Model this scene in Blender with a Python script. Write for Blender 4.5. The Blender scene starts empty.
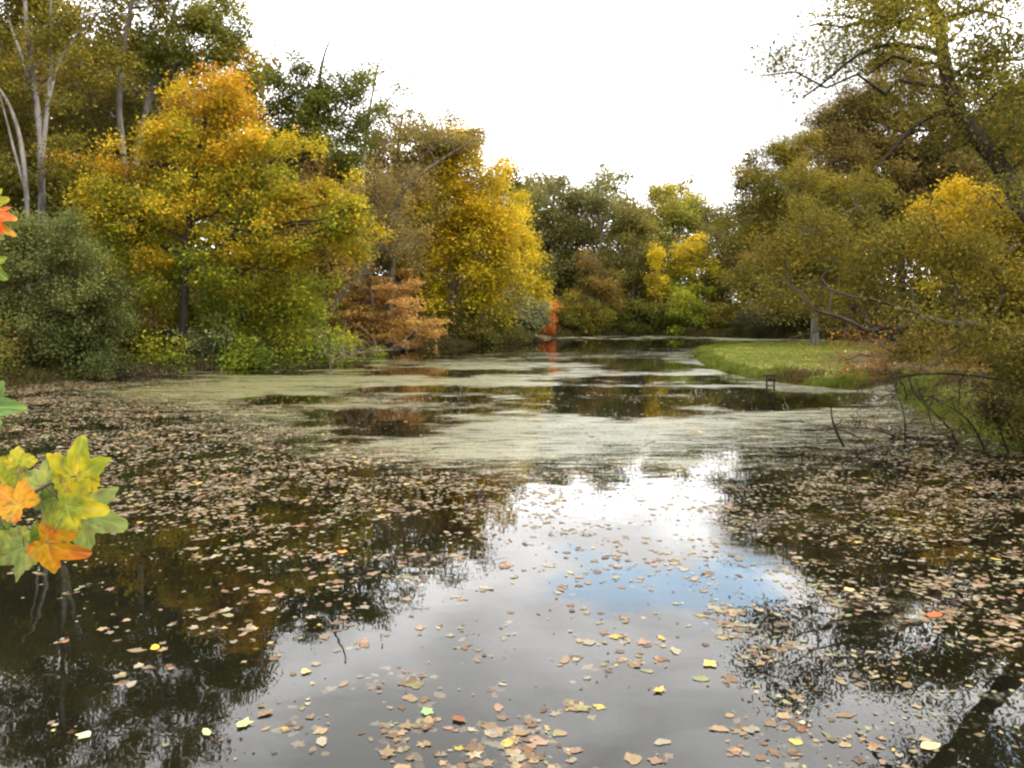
import bpy, math
import numpy as np
from mathutils import Vector

# ------------------------------------------------------------------ camera
C = bpy.context.scene
COL = C.collection
F_PX, CAM_H, HOR = 788.0, 2.8, 312.0
TH = math.atan((384 - HOR) / F_PX)
cam_d = bpy.data.cameras.new('camera')
cam_d.sensor_width = 36.0
cam_d.lens = F_PX / 1024 * 36
cam_d.clip_start, cam_d.clip_end = 0.05, 6000
cam = bpy.data.objects.new('camera', cam_d); COL.objects.link(cam)
cam.location = (0, 0, CAM_H)
cam.rotation_euler = (math.pi / 2 - TH, 0, 0)
C.camera = cam

def P(px, py, D):
    """the world point seen at a picture position, D metres ahead"""
    dx, dz = (px - 512) / F_PX, -(py - 384) / F_PX
    y = math.cos(TH) + dz * math.sin(TH)
    z = -math.sin(TH) + dz * math.cos(TH)
    s = D / y
    return np.array([dx * s, D, CAM_H + z * s])

def G(px, py, z0=0.0):
    dz = -(py - 384) / F_PX
    y = math.cos(TH) + dz * math.sin(TH)
    z = -math.sin(TH) + dz * math.cos(TH)
    s = (z0 - CAM_H) / z
    return np.array([(px - 512) / F_PX * s, y * s])

# ------------------------------------------------------------------ sky, sun, exposure
SUN_EL, SUN_AZ = math.radians(42), math.radians(112)      # azimuth from +Y towards +X
C.view_settings.view_transform = 'Standard'
C.view_settings.look = 'None'
C.view_settings.gamma = 1
C.view_settings.use_curve_mapping = False
C.view_settings.exposure = 1.32
C.cycles.use_denoising = True
C.cycles.max_bounces = 6
C.cycles.diffuse_bounces = 3
C.cycles.glossy_bounces = 3
C.cycles.transmission_bounces = 3
C.cycles.transparent_max_bounces = 8
C.cycles.caustics_reflective = False
C.cycles.caustics_refractive = False
C.cycles.filter_width = 2.3

class NT:
    def __init__(s, tree): s.t = tree; s.n = tree.nodes; s.l = tree.links
    def new(s, typ, **kw):
        n = s.n.new(typ)
        for k, v in kw.items():
            if k.startswith('i_'): n.inputs[k[2:].replace('_', ' ')].default_value = v
            else: setattr(n, k, v)
        return n
    def link(s, a, b): s.l.new(a, b)
    def math(s, op, a, b=None, c=None, clamp=False):
        n = s.n.new('ShaderNodeMath'); n.operation = op; n.use_clamp = clamp
        for i, v in enumerate((a, b, c)):
            if v is None: continue
            if isinstance(v, (int, float)): n.inputs[i].default_value = v
            else: s.l.new(v, n.inputs[i])
        return n.outputs[0]
    def ramp(s, fac, a, b, lo=0.0, hi=1.0):
        n = s.n.new('ShaderNodeMapRange'); n.interpolation_type = 'SMOOTHSTEP'
        s.l.new(fac, n.inputs['Value'])
        for k, v in (('From Min', a), ('From Max', b), ('To Min', lo), ('To Max', hi)): n.inputs[k].default_value = v
        return n.outputs[0]
    def mix(s, fac, a, b):
        n = s.n.new('ShaderNodeMix'); n.data_type = 'RGBA'
        for sock, v in ((n.inputs[0], fac), (n.inputs[6], a), (n.inputs[7], b)):
            if isinstance(v, (int, float)): sock.default_value = v
            elif isinstance(v, tuple): sock.default_value = (*v, 1)
            else: s.l.new(v, sock)
        return n.outputs[2]
    def noise(s, vec, scale, detail=3, rough=0.5, dist=0.0):
        n = s.n.new('ShaderNodeTexNoise')
        n.inputs['Scale'].default_value = scale; n.inputs['Detail'].default_value = detail
        n.inputs['Roughness'].default_value = rough; n.inputs['Distortion'].default_value = dist
        if vec is not None: s.l.new(vec, n.inputs['Vector'])
        return n.outputs['Fac']
    def mapping(s, vec, scale=(1, 1, 1), loc=(0, 0, 0)):
        n = s.n.new('ShaderNodeMapping'); n.inputs['Scale'].default_value = scale; n.inputs['Location'].default_value = loc
        s.l.new(vec, n.inputs['Vector']); return n.outputs[0]

w = bpy.data.worlds.new('World'); C.world = w; w.use_nodes = True
N = NT(w.node_tree); N.n.clear()
out = N.new('ShaderNodeOutputWorld'); bg = N.new('ShaderNodeBackground'); bg.inputs['Strength'].default_value = 0.1
sky = N.new('ShaderNodeTexSky', sky_type='NISHITA'); sky.sun_disc = False
sky.sun_elevation = SUN_EL; sky.sun_rotation = SUN_AZ
tc = N.new('ShaderNodeTexCoord').outputs['Generated']
sep = N.new('ShaderNodeSeparateXYZ'); N.link(tc, sep.inputs[0])
mp = N.mapping(tc, (1, 1, 2.6))
n1 = N.noise(mp, 3.2, 6, 0.55, 0.3)
n2 = N.noise(mp, 7.0, 5, 0.6, 0.2)
# a long blue gap in the cloud ahead, and smaller ones up to the right
def gap(az, el, wa, we):
    az, el = math.radians(az), math.radians(el)
    f = (math.sin(az) * math.cos(el), math.cos(az) * math.cos(el), math.sin(el))
    r = (math.cos(az), -math.sin(az), 0.0)
    u = (-math.sin(az) * math.sin(el), -math.cos(az) * math.sin(el), math.cos(el))
    def dot(v):
        d = N.new('ShaderNodeVectorMath', operation='DOT_PRODUCT'); N.link(tc, d.inputs[0]); d.inputs[1].default_value = v
        return d.outputs['Value']
    a = N.math('DIVIDE', dot(r), math.radians(wa)); b = N.math('DIVIDE', dot(u), math.radians(we))
    q = N.math('SQRT', N.math('ADD', N.math('MULTIPLY', a, a), N.math('MULTIPLY', b, b)))
    back = N.math('GREATER_THAN', dot(f), 0.0)
    nn = N.math('MULTIPLY_ADD', N.math('SUBTRACT', n2, 0.5), 3.2, q)
    return N.math('MULTIPLY', N.ramp(nn, 1.25, 0.55), back)
g = N.math('MAXIMUM', gap(9, 19.5, 8.5, 2.3), gap(33, 27, 3, 2.0))
g = N.math('MAXIMUM', g, gap(17, 19.3, 3.0, 1.8))
g2 = N.ramp(N.noise(mp, 2.1, 5, 0.55), 0.66, 0.74)
g = N.math('MAXIMUM', g, N.math('MULTIPLY', g2, N.ramp(sep.outputs[2], 0.5, 0.7)))
# cloud brightness: bright low down, greyer undersides higher up
cb = N.ramp(sep.outputs[2], 0.30, 0.52, 1.05, 1.0)
cv = N.math('MULTIPLY', cb, N.math('MULTIPLY', N.ramp(n1, 0.36, 0.62, 14.5, 22.0), N.math('MULTIPLY_ADD', gap(21.5, 13.2, 5.5, 4.5), -0.70, 1.0)))
cn = N.new('ShaderNodeCombineColor'); 
N.link(N.math('MULTIPLY', cv, 1.0), cn.inputs[0]); N.link(N.math('MULTIPLY', cv, 0.99), cn.inputs[1]); N.link(N.math('MULTIPLY', cv, 0.98), cn.inputs[2])
bl = N.new('ShaderNodeVectorMath', operation='SCALE'); N.link(sky.outputs[0], bl.inputs[0]); bl.inputs['Scale'].default_value = 4.6
bm = N.new('ShaderNodeVectorMath', operation='MULTIPLY'); N.link(bl.outputs[0], bm.inputs[0]); bm.inputs[1].default_value = (1.0, 1.28, 1.22)
col = N.mix(N.math('MULTIPLY', g, 0.54), cn.outputs[0], bm.outputs[0])
N.link(col, bg.inputs['Color']); N.link(bg.outputs[0], out.inputs[0])

sd = bpy.data.lights.new('sun', 'SUN'); sd.energy = 2.0; sd.angle = math.radians(10); sd.color = (1.0, 0.94, 0.84)
sun = bpy.data.objects.new('sun', sd); COL.objects.link(sun)
sv = Vector((math.sin(SUN_AZ) * math.cos(SUN_EL), math.cos(SUN_AZ) * math.cos(SUN_EL), math.sin(SUN_EL)))
sun.rotation_euler = sv.to_track_quat('Z', 'Y').to_euler()

# ------------------------------------------------------------------ helpers
def tag(o, label=None, cat=None, group=None, kind=None):
    if label: o['label'] = label
    if cat: o['category'] = cat
    if group: o['group'] = group
    if kind: o['kind'] = kind
    return o

def empty(name, loc, label, cat, group=None):
    o = bpy.data.objects.new(name, None); COL.objects.link(o)
    o.location = [float(v) for v in loc]
    o.empty_display_size = 0.2
    return tag(o, label, cat, group)

class MB:
    """collects verts / polygons of fixed size as numpy blocks, builds ONE mesh"""
    def __init__(s): s.v = []; s.f = []; s.c = []; s.n = 0
    def add(s, v, f, c=None):
        v = np.asarray(v, dtype=np.float32).reshape(-1, 3)
        f = np.asarray(f, dtype=np.int64)
        s.v.append(v); s.f.append(f + s.n); s.n += len(v)
        if c is not None:
            c = np.asarray(c, dtype=np.float32)
            if c.ndim == 1: c = np.tile(c, (len(v), 1))
            s.c.append(c)
    def tube(s, pts, rad, k=6):
        pts = np.asarray(pts, float); n = len(pts); rad = np.broadcast_to(np.asarray(rad, float), (n,))
        t = np.gradient(pts, axis=0); t /= np.linalg.norm(t, axis=1)[:, None] + 1e-9
        ref = np.array([0.31, 0.2, 0.93]) if abs(t[0][2]) < 0.9 else np.array([0.93, 0.2, 0.31])
        a = np.cross(t, ref); a /= np.linalg.norm(a, axis=1)[:, None] + 1e-9
        b = np.cross(t, a)
        ang = np.linspace(0, 2 * math.pi, k, endpoint=False)
        v = pts[:, None] + rad[:, None, None] * (np.cos(ang)[None, :, None] * a[:, None] + np.sin(ang)[None, :, None] * b[:, None])
        i = np.arange(n - 1)[:, None] * k; j = np.arange(k)[None]; j2 = (j + 1) % k
        f = np.stack([i + j, i + j2, i + k + j2, i + k + j], -1).reshape(-1, 4)
        s.add(v.reshape(-1, 3), f)
    def box(s, p, q):
        x0, y0, z0 = p; x1, y1, z1 = q
        v = [(x, y, z) for z in (z0, z1) for x, y in ((x0, y0), (x1, y0), (x1, y1), (x0, y1))]
        s.add(v, [(3, 2, 1, 0), (4, 5, 6, 7), (0, 1, 5, 4), (1, 2, 6, 5), (2, 3, 7, 6), (3, 0, 4, 7)])
    def build(s, name, mat, parent=None, smooth=False, origin=None):
        v = np.concatenate(s.v)
        if origin is not None: v = v - np.asarray(origin, np.float32)
        me = bpy.data.meshes.new(name)
        me.vertices.add(len(v)); me.vertices.foreach_set('co', v.astype(np.float32).ravel())
        loops = np.concatenate([f.ravel() for f in s.f]); cnt = np.concatenate([np.full(len(f), f.shape[1]) for f in s.f])
        me.loops.add(len(loops)); me.loops.foreach_set('vertex_index', loops.astype(np.int32))
        me.polygons.add(len(cnt))
        st = np.concatenate([[0], np.cumsum(cnt)[:-1]])
        me.polygons.foreach_set('loop_start', st.astype(np.int32))
        if smooth: me.polygons.foreach_set('use_smooth', np.ones(len(cnt), bool))
        if s.c:
            c = np.concatenate(s.c); a = me.color_attributes.new('tint', 'FLOAT_COLOR', 'POINT')
            a.data.foreach_set('color', np.concatenate([c, np.ones((len(c), 1), np.float32)], 1).astype(np.float32).ravel())
        me.materials.append(mat)
        me.update(calc_edges=True)
        o = bpy.data.objects.new(name, me); COL.objects.link(o)
        if parent is not None: o.parent = parent
        if origin is not None and parent is None: o.location = [float(x) for x in origin]
        return o

def new_mat(name):
    m = bpy.data.materials.new(name); m.use_nodes = True
    N = NT(m.node_tree); N.n.clear()
    return m, N, N.new('ShaderNodeOutputMaterial')

def leaf_mat(name, trans=0.42, rough=0.7, rnd=0.0, spec=0.12):
    m, N, o = new_mat(name)
    a = N.new('ShaderNodeAttribute', attribute_name='tint').outputs['Color']
    if rnd:
        r = N.new('ShaderNodeObjectInfo').outputs['Random']
        hs = N.new('ShaderNodeHueSaturation'); N.link(a, hs.inputs['Color'])
        N.link(N.math('MULTIPLY_ADD', r, 0.045, 0.46), hs.inputs['Hue'])
        N.link(N.math('MULTIPLY_ADD', r, -rnd * 0.5, 1 + rnd * 0.25), hs.inputs['Value'])
        a = hs.outputs[0]
    p = N.new('ShaderNodeBsdfPrincipled'); p.inputs['Roughness'].default_value = rough
    p.inputs['Specular IOR Level'].default_value = spec
    N.link(a, p.inputs['Base Color'])
    t = N.new('ShaderNodeBsdfTranslucent'); N.link(a, t.inputs['Color'])
    mx = N.new('ShaderNodeMixShader'); mx.inputs[0].default_value = trans
    N.link(p.outputs[0], mx.inputs[1]); N.link(t.outputs[0], mx.inputs[2]); N.link(mx.outputs[0], o.inputs[0])
    return m

def bark_mat(name, a, b, scale=3.0):
    m, N, o = new_mat(name)
    tc = N.new('ShaderNodeTexCoord').outputs['Object']
    v = N.mapping(tc, (1, 1, 0.3))
    n = N.noise(v, scale, 6, 0.65); n2 = N.noise(v, scale * 6, 4, 0.6)
    c = N.mix(N.ramp(n, 0.38, 0.62), a, b)
    p = N.new('ShaderNodeBsdfPrincipled'); p.inputs['Roughness'].default_value = 0.9
    p.inputs['Specular IOR Level'].default_value = 0.15
    N.link(c, p.inputs['Base Color'])
    bp = N.new('ShaderNodeBump'); bp.inputs['Strength'].default_value = 0.6; bp.inputs['Distance'].default_value = 0.03
    N.link(n2, bp.inputs['Height']); N.link(bp.outputs[0], p.inputs['Normal'])
    N.link(p.outputs[0], o.inputs[0])
    return m

LEAF = leaf_mat('foliage')
LEAF_R = leaf_mat('foliage_varied', rnd=0.5)
DRY = leaf_mat('fallen_leaf', trans=0.08, rough=0.55, spec=0.2)
GRASS = leaf_mat('grass_blades', trans=0.3, rough=0.5)
B_DARK = bark_mat('bark_dark', (0.014, 0.010, 0.007), (0.040, 0.030, 0.021))
B_BROWN = bark_mat('bark_brown', (0.05, 0.036, 0.024), (0.125, 0.095, 0.07))
B_PALE = bark_mat('bark_pale', (0.05, 0.044, 0.037), (0.20, 0.185, 0.16), 1.6)
B_GREY = bark_mat('bark_grey', (0.06, 0.054, 0.045), (0.15, 0.135, 0.115))
WOOD = bark_mat('old_wood', (0.014, 0.010, 0.008), (0.040, 0.028, 0.020), 8)

# ------------------------------------------------------------------ pond outline and terrain
shore_px = [(0, 388), (60, 380), (110, 376.5), (160, 373), (230, 368), (290, 364), (345, 358), (385, 352), (430, 348),
            (470, 345.5), (500, 342.8), (540, 341.5), (556, 337.2), (600, 336.0), (650, 335.6), (700, 336.8), (760, 338.6), (860, 340.4),
            (862, 344.6), (800, 345.6), (745, 346.4), (712, 349), (697, 354), (700, 361), (712, 368), (738, 375.5), (770, 380.5), (800, 385), (850, 389.5),
            (866, 388), (880, 384), (935, 382.8), (915, 387), (903, 394), (908, 403), (935, 416), (975, 432), (1010, 445)]
pond = [G(*p) for p in shore_px] + [np.array(p) for p in
        [(12.0, 15.5), (11.2, 11.5), (9.8, 7.5), (8.5, 4.5), (6.0, 3.4), (2.0, 3.25), (-3.0, 3.3), (-10, 3.0), (-22, 4.0), (-31, 14), (-27, 25)]]
pond = np.array(pond)

def sdf(x, y):
    """signed distance to the shore, positive on land"""
    x = np.asarray(x, float); y = np.asarray(y, float)
    d = np.full(x.shape, 1e9); ins = np.zeros(x.shape, bool)
    n = len(pond)
    for i in range(n):
        ax, ay = pond[i]; bx, by = pond[(i + 1) % n]
        ex, ey = bx - ax, by - ay
        t = np.clip(((x - ax) * ex + (y - ay) * ey) / (ex * ex + ey * ey), 0, 1)
        d = np.minimum(d, np.hypot(x - ax - t * ex, y - ay - t * ey))
        c = ((ay > y) != (by > y)) & (x < (bx - ax) * (y - ay) / (by - ay + 1e-12) + ax)
        ins ^= c
    return np.where(ins, -d, d)

def vnoise(x, y, seed=0):
    x = np.asarray(x, float); y = np.asarray(y, float)
    xi = np.floor(x).astype(np.int64); yi = np.floor(y).astype(np.int64); fx = x - xi; fy = y - yi
    fx = fx * fx * (3 - 2 * fx); fy = fy * fy * (3 - 2 * fy)
    def h(a, b):
        k = (a * 374761393 + b * 668265263 + seed * 974634533) & 0xffffffff
        k = ((k ^ (k >> 13)) * 1274126177) & 0xffffffff
        return ((k ^ (k >> 16)) & 0xffff) / 65535.0
    return (h(xi, yi) * (1 - fx) + h(xi + 1, yi) * fx) * (1 - fy) + (h(xi, yi + 1) * (1 - fx) + h(xi + 1, yi + 1) * fx) * fy

def fbm(x, y, seed=0, oct=4):
    s = 0; a = 0.5; t = 0
    for i in range(oct):
        s = s + a * vnoise(np.asarray(x) * 2 ** i, np.asarray(y) * 2 ** i, seed + i); t += a; a *= 0.5
    return s / t

def height(x, y):
    x = np.asarray(x, float); y = np.asarray(y, float)
    d = sdf(x, y)
    nb = fbm(x * 0.8, y * 0.8, 5)
    up = 0.32 * (1 - np.exp(-np.clip(d, 0, None) / 0.45)) + 0.02 * np.clip(d, 0, 20) + 0.12 * (nb - 0.5) * np.clip(d, 0, 1)
    # wooded slope behind the left and far banks
    hill = np.clip(d - 6, 0, 60) * 0.09 * np.clip((-x + 0.25 * y - 4) / 12, 0, 1)
    hill += np.clip(d - 8, 0, 60) * 0.06 * np.clip((y - 85) / 20, 0, 1)
    # the near bank the photographer stands on
    near = 1.0 * (1 - np.exp(-np.clip(d, 0, None) / 0.8)) * np.clip((5.5 - y) / 3, 0, 1)
    dn = -0.9 * (1 - np.exp(-np.clip(-d, 0, None) / 1.2))
    return np.where(d > 0, up + hill + near, dn)

def axis(parts):
    a = [np.arange(p, q, s) for p, q, s in parts]
    return np.concatenate(a + [[parts[-1][1]]])
gx = axis([(-3000, -300, 450), (-300, -80, 20), (-80, -34, 2.5), (-34, 34, 0.33), (34, 80, 2.5), (80, 300, 20), (300, 3000, 450)])
gy = axis([(-600, -30, 95), (-30, -4, 2), (-4, 45, 0.33), (45, 100, 0.7), (100, 200, 4), (200, 500, 30), (500, 4000, 500)])
X, Y = np.meshgrid(gx, gy, indexing='xy')
Z = height(X, Y)
def lawnness(x, y):
    """1 on the mown peninsula and the ground right of it"""
    a = np.clip((x - (6.0 + 0.04 * y)) / 2.0, 0, 1) * np.clip((y - 10) / 4, 0, 1) * np.clip((74 - y) / 3, 0, 1)
    wob = (fbm(x * 0.3, y * 0.3, 71) - 0.5) * 5
    a = a * np.maximum(np.clip((0.45 * y + wob - x) / 3, 0, 1), np.clip((27.5 - y) / 2, 0, 1) * np.clip((0.74 * y + wob * 0.5 - x) / 2, 0, 1))
    return a
LN = lawnness(X, Y)
mb = MB()
nx, ny = len(gx), len(gy)
ii = (np.arange(ny - 1)[:, None] * nx + np.arange(nx - 1)[None]).ravel()
mb.add(np.stack([X, Y, Z], -1).reshape(-1, 3), np.stack([ii, ii + 1, ii + nx + 1, ii + nx], -1),
       np.stack([LN, np.clip(sdf(X, Y) * 0.5 + 0.5, 0, 1), LN * 0], -1).reshape(-1, 3))
m, N, o = new_mat('ground')
at = N.new('ShaderNodeAttribute', attribute_name='tint'); sp = N.new('ShaderNodeSeparateColor'); N.link(at.outputs['Color'], sp.inputs[0])
geo = N.new('ShaderNodeNewGeometry').outputs['Position']
a1 = N.noise(geo, 0.7, 5, 0.6); a2 = N.noise(geo, 14, 4, 0.7); a3 = N.noise(geo, 0.25, 3, 0.5)
lit = N.mix(N.ramp(a2, 0.35, 0.65), (0.03, 0.022, 0.012), (0.09, 0.06, 0.03))
lawn = N.mix(N.ramp(a1, 0.3, 0.7), (0.08, 0.095, 0.016), (0.13, 0.14, 0.028))
lawn = N.mix(N.math('MULTIPLY', N.ramp(a2, 0.5, 0.75), 0.5), lawn, (0.17, 0.14, 0.05))
mud = (0.008, 0.008, 0.005)
c = N.mix(sp.outputs[0], lit, lawn)
c = N.mix(N.ramp(sp.outputs[1], 0.45, 0.62), mud, c)
p = N.new('ShaderNodeBsdfPrincipled'); p.inputs['Roughness'].default_value = 0.95; p.inputs['Specular IOR Level'].default_value = 0.1
N.link(c, p.inputs['Base Color'])
bp = N.new('ShaderNodeBump'); bp.inputs['Distance'].default_value = 0.05; N.link(a2, bp.inputs['Height']); N.link(bp.outputs[0], p.inputs['Normal'])
N.link(p.outputs[0], o.inputs[0])
tag(mb.build('ground', m, smooth=True), kind='structure')

# ------------------------------------------------------------------ where leaves and pond scum lie
RY = [335, 340.3, 342, 345, 355, 365, 380, 395, 410, 430, 455, 480, 510, 540, 570, 610, 660, 710, 768]
RX = [0, 128, 256, 384, 512, 640, 768, 896, 1024]
LT = np.array([
 [0, 0, 0, 0, 0, 0, 0, 0, 0], [0, 0, 0, 0, 0, 0, 0, 0, 0], [0, 0, 0, 0, 0, 0, 0, 0, 0], [0, 0, 0, 0, 0, 0, 0, 0, 0], [.05, .05, .05, .03, 0, 0, 0, 0, 0],
 [.1, .1, .12, .06, .04, 0, 0, .02, .02], [.45, .30, .16, .08, .04, .03, .03, .08, .1],
 [.55, .40, .22, .12, .08, .05, .05, .10, .2], [.55, .45, .32, .16, .10, .08, .08, .15, .25],
 [.45, .50, .45, .28, .14, .10, .12, .20, .3], [.38, .52, .52, .42, .22, .14, .18, .30, .4],
 [.26, .42, .50, .46, .30, .14, .25, .48, .5], [.16, .28, .34, .36, .16, .10, .26, .50, .5],
 [.10, .17, .22, .20, .09, .08, .22, .48, .5], [.05, .10, .12, .09, .08, .07, .20, .48, .48],
 [.035, .07, .08, .05, .05, .07, .22, .38, .38], [.03, .05, .05, .05, .10, .07, .22, .28, .28],
 [.03, .04, .07, .24, .34, .11, .18, .24, .24], [.02, .03, .10, .28, .40, .18, .22, .24, .24]])
FT = np.array([
 [1.3, 1.3, 1.3, 1.3, 1.3, 1.3, 1.2, 1, 1], [1.2, 1.2, 1.2, 1.2, 1.2, 1.0, .9, .8, .8], [.1, .1, .1, .1, .1, .1, .1, .1, .1], [.2, .2, .25, .25, .30, .35, .5, .3, .3], [.3, .3, .4, .6, .55, .55, .7, .6, .5],
 [.45, .5, .6, .78, .80, .70, .85, .75, .5], [.3, .6, .85, .85, .85, .78, .9, .75, .5],
 [.2, .7, .9, .8, .85, .62, .65, .75, .4], [.15, .45, .75, .65, .88, .8, .85, .7, .3],
 [.1, .25, .55, .85, .92, .85, .8, .55, .25], [.05, .15, .35, .75, .82, .75, .6, .4, .2],
 [0, .08, .15, .28, .42, .48, .38, .3, .2], [0, 0, .05, .08, .15, .3, .34, .34, .3],
 [0, 0, 0, .03, .08, .18, .32, .36, .35], [0, 0, 0, 0, .03, .10, .34, .38, .35], [0, 0, 0, 0, .02, .08, .36, .38, .35],
 [0, 0, 0, 0, .05, .10, .34, .38, .35], [0, 0, 0, .08, .12, .10, .30, .38, .35], [0, 0, 0, .08, .12, .10, .30, .36, .35]])
CLEAR = [(640, 403, 165, 8.5), (730, 407, 80, 5), (630, 380, 75, 3.5), (560, 387, 60, 3), (635, 365, 45, 4), (480, 348, 70, 5), (400, 353, 60, 4),
         (600, 343, 75, 5.5), (680, 342, 35, 4), (370, 424, 62, 8), (300, 402, 36, 4), (440, 372, 45, 3), (520, 372, 50, 2.5), (250, 368, 90, 5),
         (420, 389, 50, 2.5), (330, 442, 50, 4), (110, 377, 60, 3), (620, 360, 60, 2)]
def to_px(x, y):
    y = np.maximum(y, 1.0)
    cy = y * math.cos(TH) + CAM_H * math.sin(TH); cz = y * math.sin(TH) - CAM_H * math.cos(TH)
    return 512 + F_PX * x / cy, 384 - F_PX * cz / cy
def table(T, x, y):
    u, v = to_px(x, y)
    v = np.clip(v, RY[0], RY[-1]); u = np.clip(u, 0, 1024) / 128
    iu = np.clip(u.astype(int), 0, 7); fu = u - iu
    iv = np.clip(np.searchsorted(RY, v) - 1, 0, len(RY) - 2)
    ry = np.array(RY, float); fv = (v - ry[iv]) / (ry[iv + 1] - ry[iv])
    return (T[iv, iu] * (1 - fu) + T[iv, iu + 1] * fu) * (1 - fv) + (T[iv + 1, iu] * (1 - fu) + T[iv + 1, iu + 1] * fu) * fv
def clear(x, y):
    u, v = to_px(x, y); wob = (fbm(x * 0.35, y * 0.5, 9) - 0.5) * 3.2 + (fbm(x * 1.2, y * 1.6, 19) - 0.5) * 1.6
    k = np.zeros_like(u)
    for cx, cy, rx, ry in CLEAR:
        q = np.sqrt(((u - cx) / rx) ** 2 + ((v - cy) / ry) ** 2) + wob
        k = np.maximum(k, np.clip((1.7 - q) / 1.3, 0, 1))
    return k

# water surface
wx = axis([(-45, -20, 1.0), (-20, 20, 0.25), (20, 45, 1.0)])
wy = axis([(2.6, 40, 0.2), (40, 70, 0.4), (70, 100, 0.8)])
X, Y = np.meshgrid(wx, wy); nx, ny = len(wx), len(wy)
Fm = table(FT, X, Y) * (1 - clear(X, Y))
u, v = to_px(X, Y)
warm = np.clip((560 - u) / 380, 0, 1) * np.clip((v - 350) / 20, 0, 1)
mb = MB(); ii = (np.arange(ny - 1)[:, None] * nx + np.arange(nx - 1)[None]).ravel()
fin = np.clip((v - 470) / 80, 0, 1)
mb.add(np.stack([X, Y, X * 0], -1).reshape(-1, 3), np.stack([ii, ii + 1, ii + nx + 1, ii + nx], -1), np.stack([Fm, warm, fin], -1).reshape(-1, 3))
m, N, o = new_mat('pond_water')
at = N.new('ShaderNodeAttribute', attribute_name='tint'); sp = N.new('ShaderNodeSeparateColor'); N.link(at.outputs['Color'], sp.inputs[0])
geo = N.new('ShaderNodeNewGeometry').outputs['Position']
g1 = N.mapping(geo, (0.30, 1.0, 1.0))
big = N.noise(g1, 0.8, 5, 0.6, 0.4); fine = N.noise(geo, 16, 5, 0.75); mid = N.noise(g1, 4.0, 4, 0.65, 0.5)
nz = N.math('ADD', N.math('MULTIPLY', big, 0.24), N.math('ADD', N.math('MULTIPLY', mid, 0.38), N.math('MULTIPLY', fine, 0.38)))
d = N.math('ADD', N.math('SUBTRACT', nz, 0.5), N.math('MULTIPLY', N.math('SUBTRACT', sp.outputs[0], 0.67), 0.27))
film = N.ramp(d, -0.05, 0.06)
film = N.math('MULTIPLY', film, N.ramp(sp.outputs[0], 0.0, 0.08))
film = N.math('MULTIPLY', film, N.ramp(N.noise(geo, 40, 2, 0.6), 0.40, 0.56, 0.45, 1.0))
fc = N.mix(sp.outputs[1], (0.21, 0.215, 0.135), (0.195, 0.20, 0.055))
fc = N.mix(N.ramp(N.math('ADD', N.math('MULTIPLY', fine, 0.6), N.math('MULTIPLY', mid, 0.4)), 0.43, 0.55, 0.0, 0.9), fc, (0.075, 0.07, 0.035))
fc = N.mix(N.ramp(mid, 0.5, 0.68, 0.0, 0.5), fc, (0.26, 0.23, 0.16))
wb = N.new('ShaderNodeBump'); wb.inputs['Distance'].default_value = 0.012; wb.inputs['Strength'].default_value = 0.22
N.link(N.noise(N.mapping(geo, (0.7, 1, 1)), 1.7, 2, 0.45), wb.inputs['Height'])
fr = N.new('ShaderNodeFresnel'); fr.inputs['IOR'].default_value = 1.333; N.link(wb.outputs[0], fr.inputs['Normal'])
gl = N.new('ShaderNodeBsdfGlossy'); gl.inputs['Roughness'].default_value = 0.012; gl.inputs['Color'].default_value = (1, 1, 1, 1); N.link(wb.outputs[0], gl.inputs['Normal'])
tr = N.new('ShaderNodeBsdfTransparent'); tr.inputs['Color'].default_value = (0.82, 0.82, 0.70, 1)
ws = N.new('ShaderNodeMixShader'); N.link(fr.outputs[0], ws.inputs[0]); N.link(tr.outputs[0], ws.inputs[1]); N.link(gl.outputs[0], ws.inputs[2])
fb = N.new('ShaderNodeBump'); fb.inputs['Distance'].default_value = 0.01; fb.inputs['Strength'].default_value = 0.5; N.link(fine, fb.inputs['Height'])
fs = N.new('ShaderNodeBsdfPrincipled'); fs.inputs['Roughness'].default_value = 0.35; fs.inputs['Specular IOR Level'].default_value = 0.5
N.link(fc, fs.inputs['Base Color']); N.link(fb.outputs[0], fs.inputs['Normal'])
mx = N.new('ShaderNodeMixShader'); N.link(film, mx.inputs[0]); N.link(ws.outputs[0], mx.inputs[1]); N.link(fs.outputs[0], mx.inputs[2])
N.link(mx.outputs[0], o.inputs[0])
tag(mb.build('water', m), kind='structure')

# ------------------------------------------------------------------ foliage engine
def leaf_quads(mb, pos, size, col, rng, up=0.5, aspect=0.6):
    n = len(pos)
    nr = rng.normal(size=(n, 3)); nr[:, 2] += up * 2 * np.sign(nr[:, 2]); nr /= np.linalg.norm(nr, axis=1)[:, None]
    t = np.cross(nr, rng.normal(size=(n, 3))); t /= np.linalg.norm(t, axis=1)[:, None] + 1e-9
    b = np.cross(nr, t)
    s = (size * rng.uniform(0.6, 1.35, n))[:, None]
    a = aspect * rng.uniform(0.75, 1.2, n)[:, None]
    v = np.stack([pos - t * s * 0.5, pos + b * s * a * 0.5 + t * s * 0.08 + nr * s * 0.1, pos + t * s * 0.5, pos - b * s * a * 0.5 + t * s * 0.08 + nr * s * 0.1], 1)
    f = np.arange(n * 4).reshape(n, 4)
    mb.add(v.reshape(-1, 3), f, np.repeat(col, 4, axis=0))

def pal_mix(pal, t):
    pal = np.asarray(pal, float); t = np.clip(t, 0, 0.9999) * (len(pal) - 1); i = t.astype(int); f = (t - i)[:, None]
    return (pal[i] * (1 - f) + pal[i + 1] * f) * np.array([1.12, 1.04, 0.9])

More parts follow.
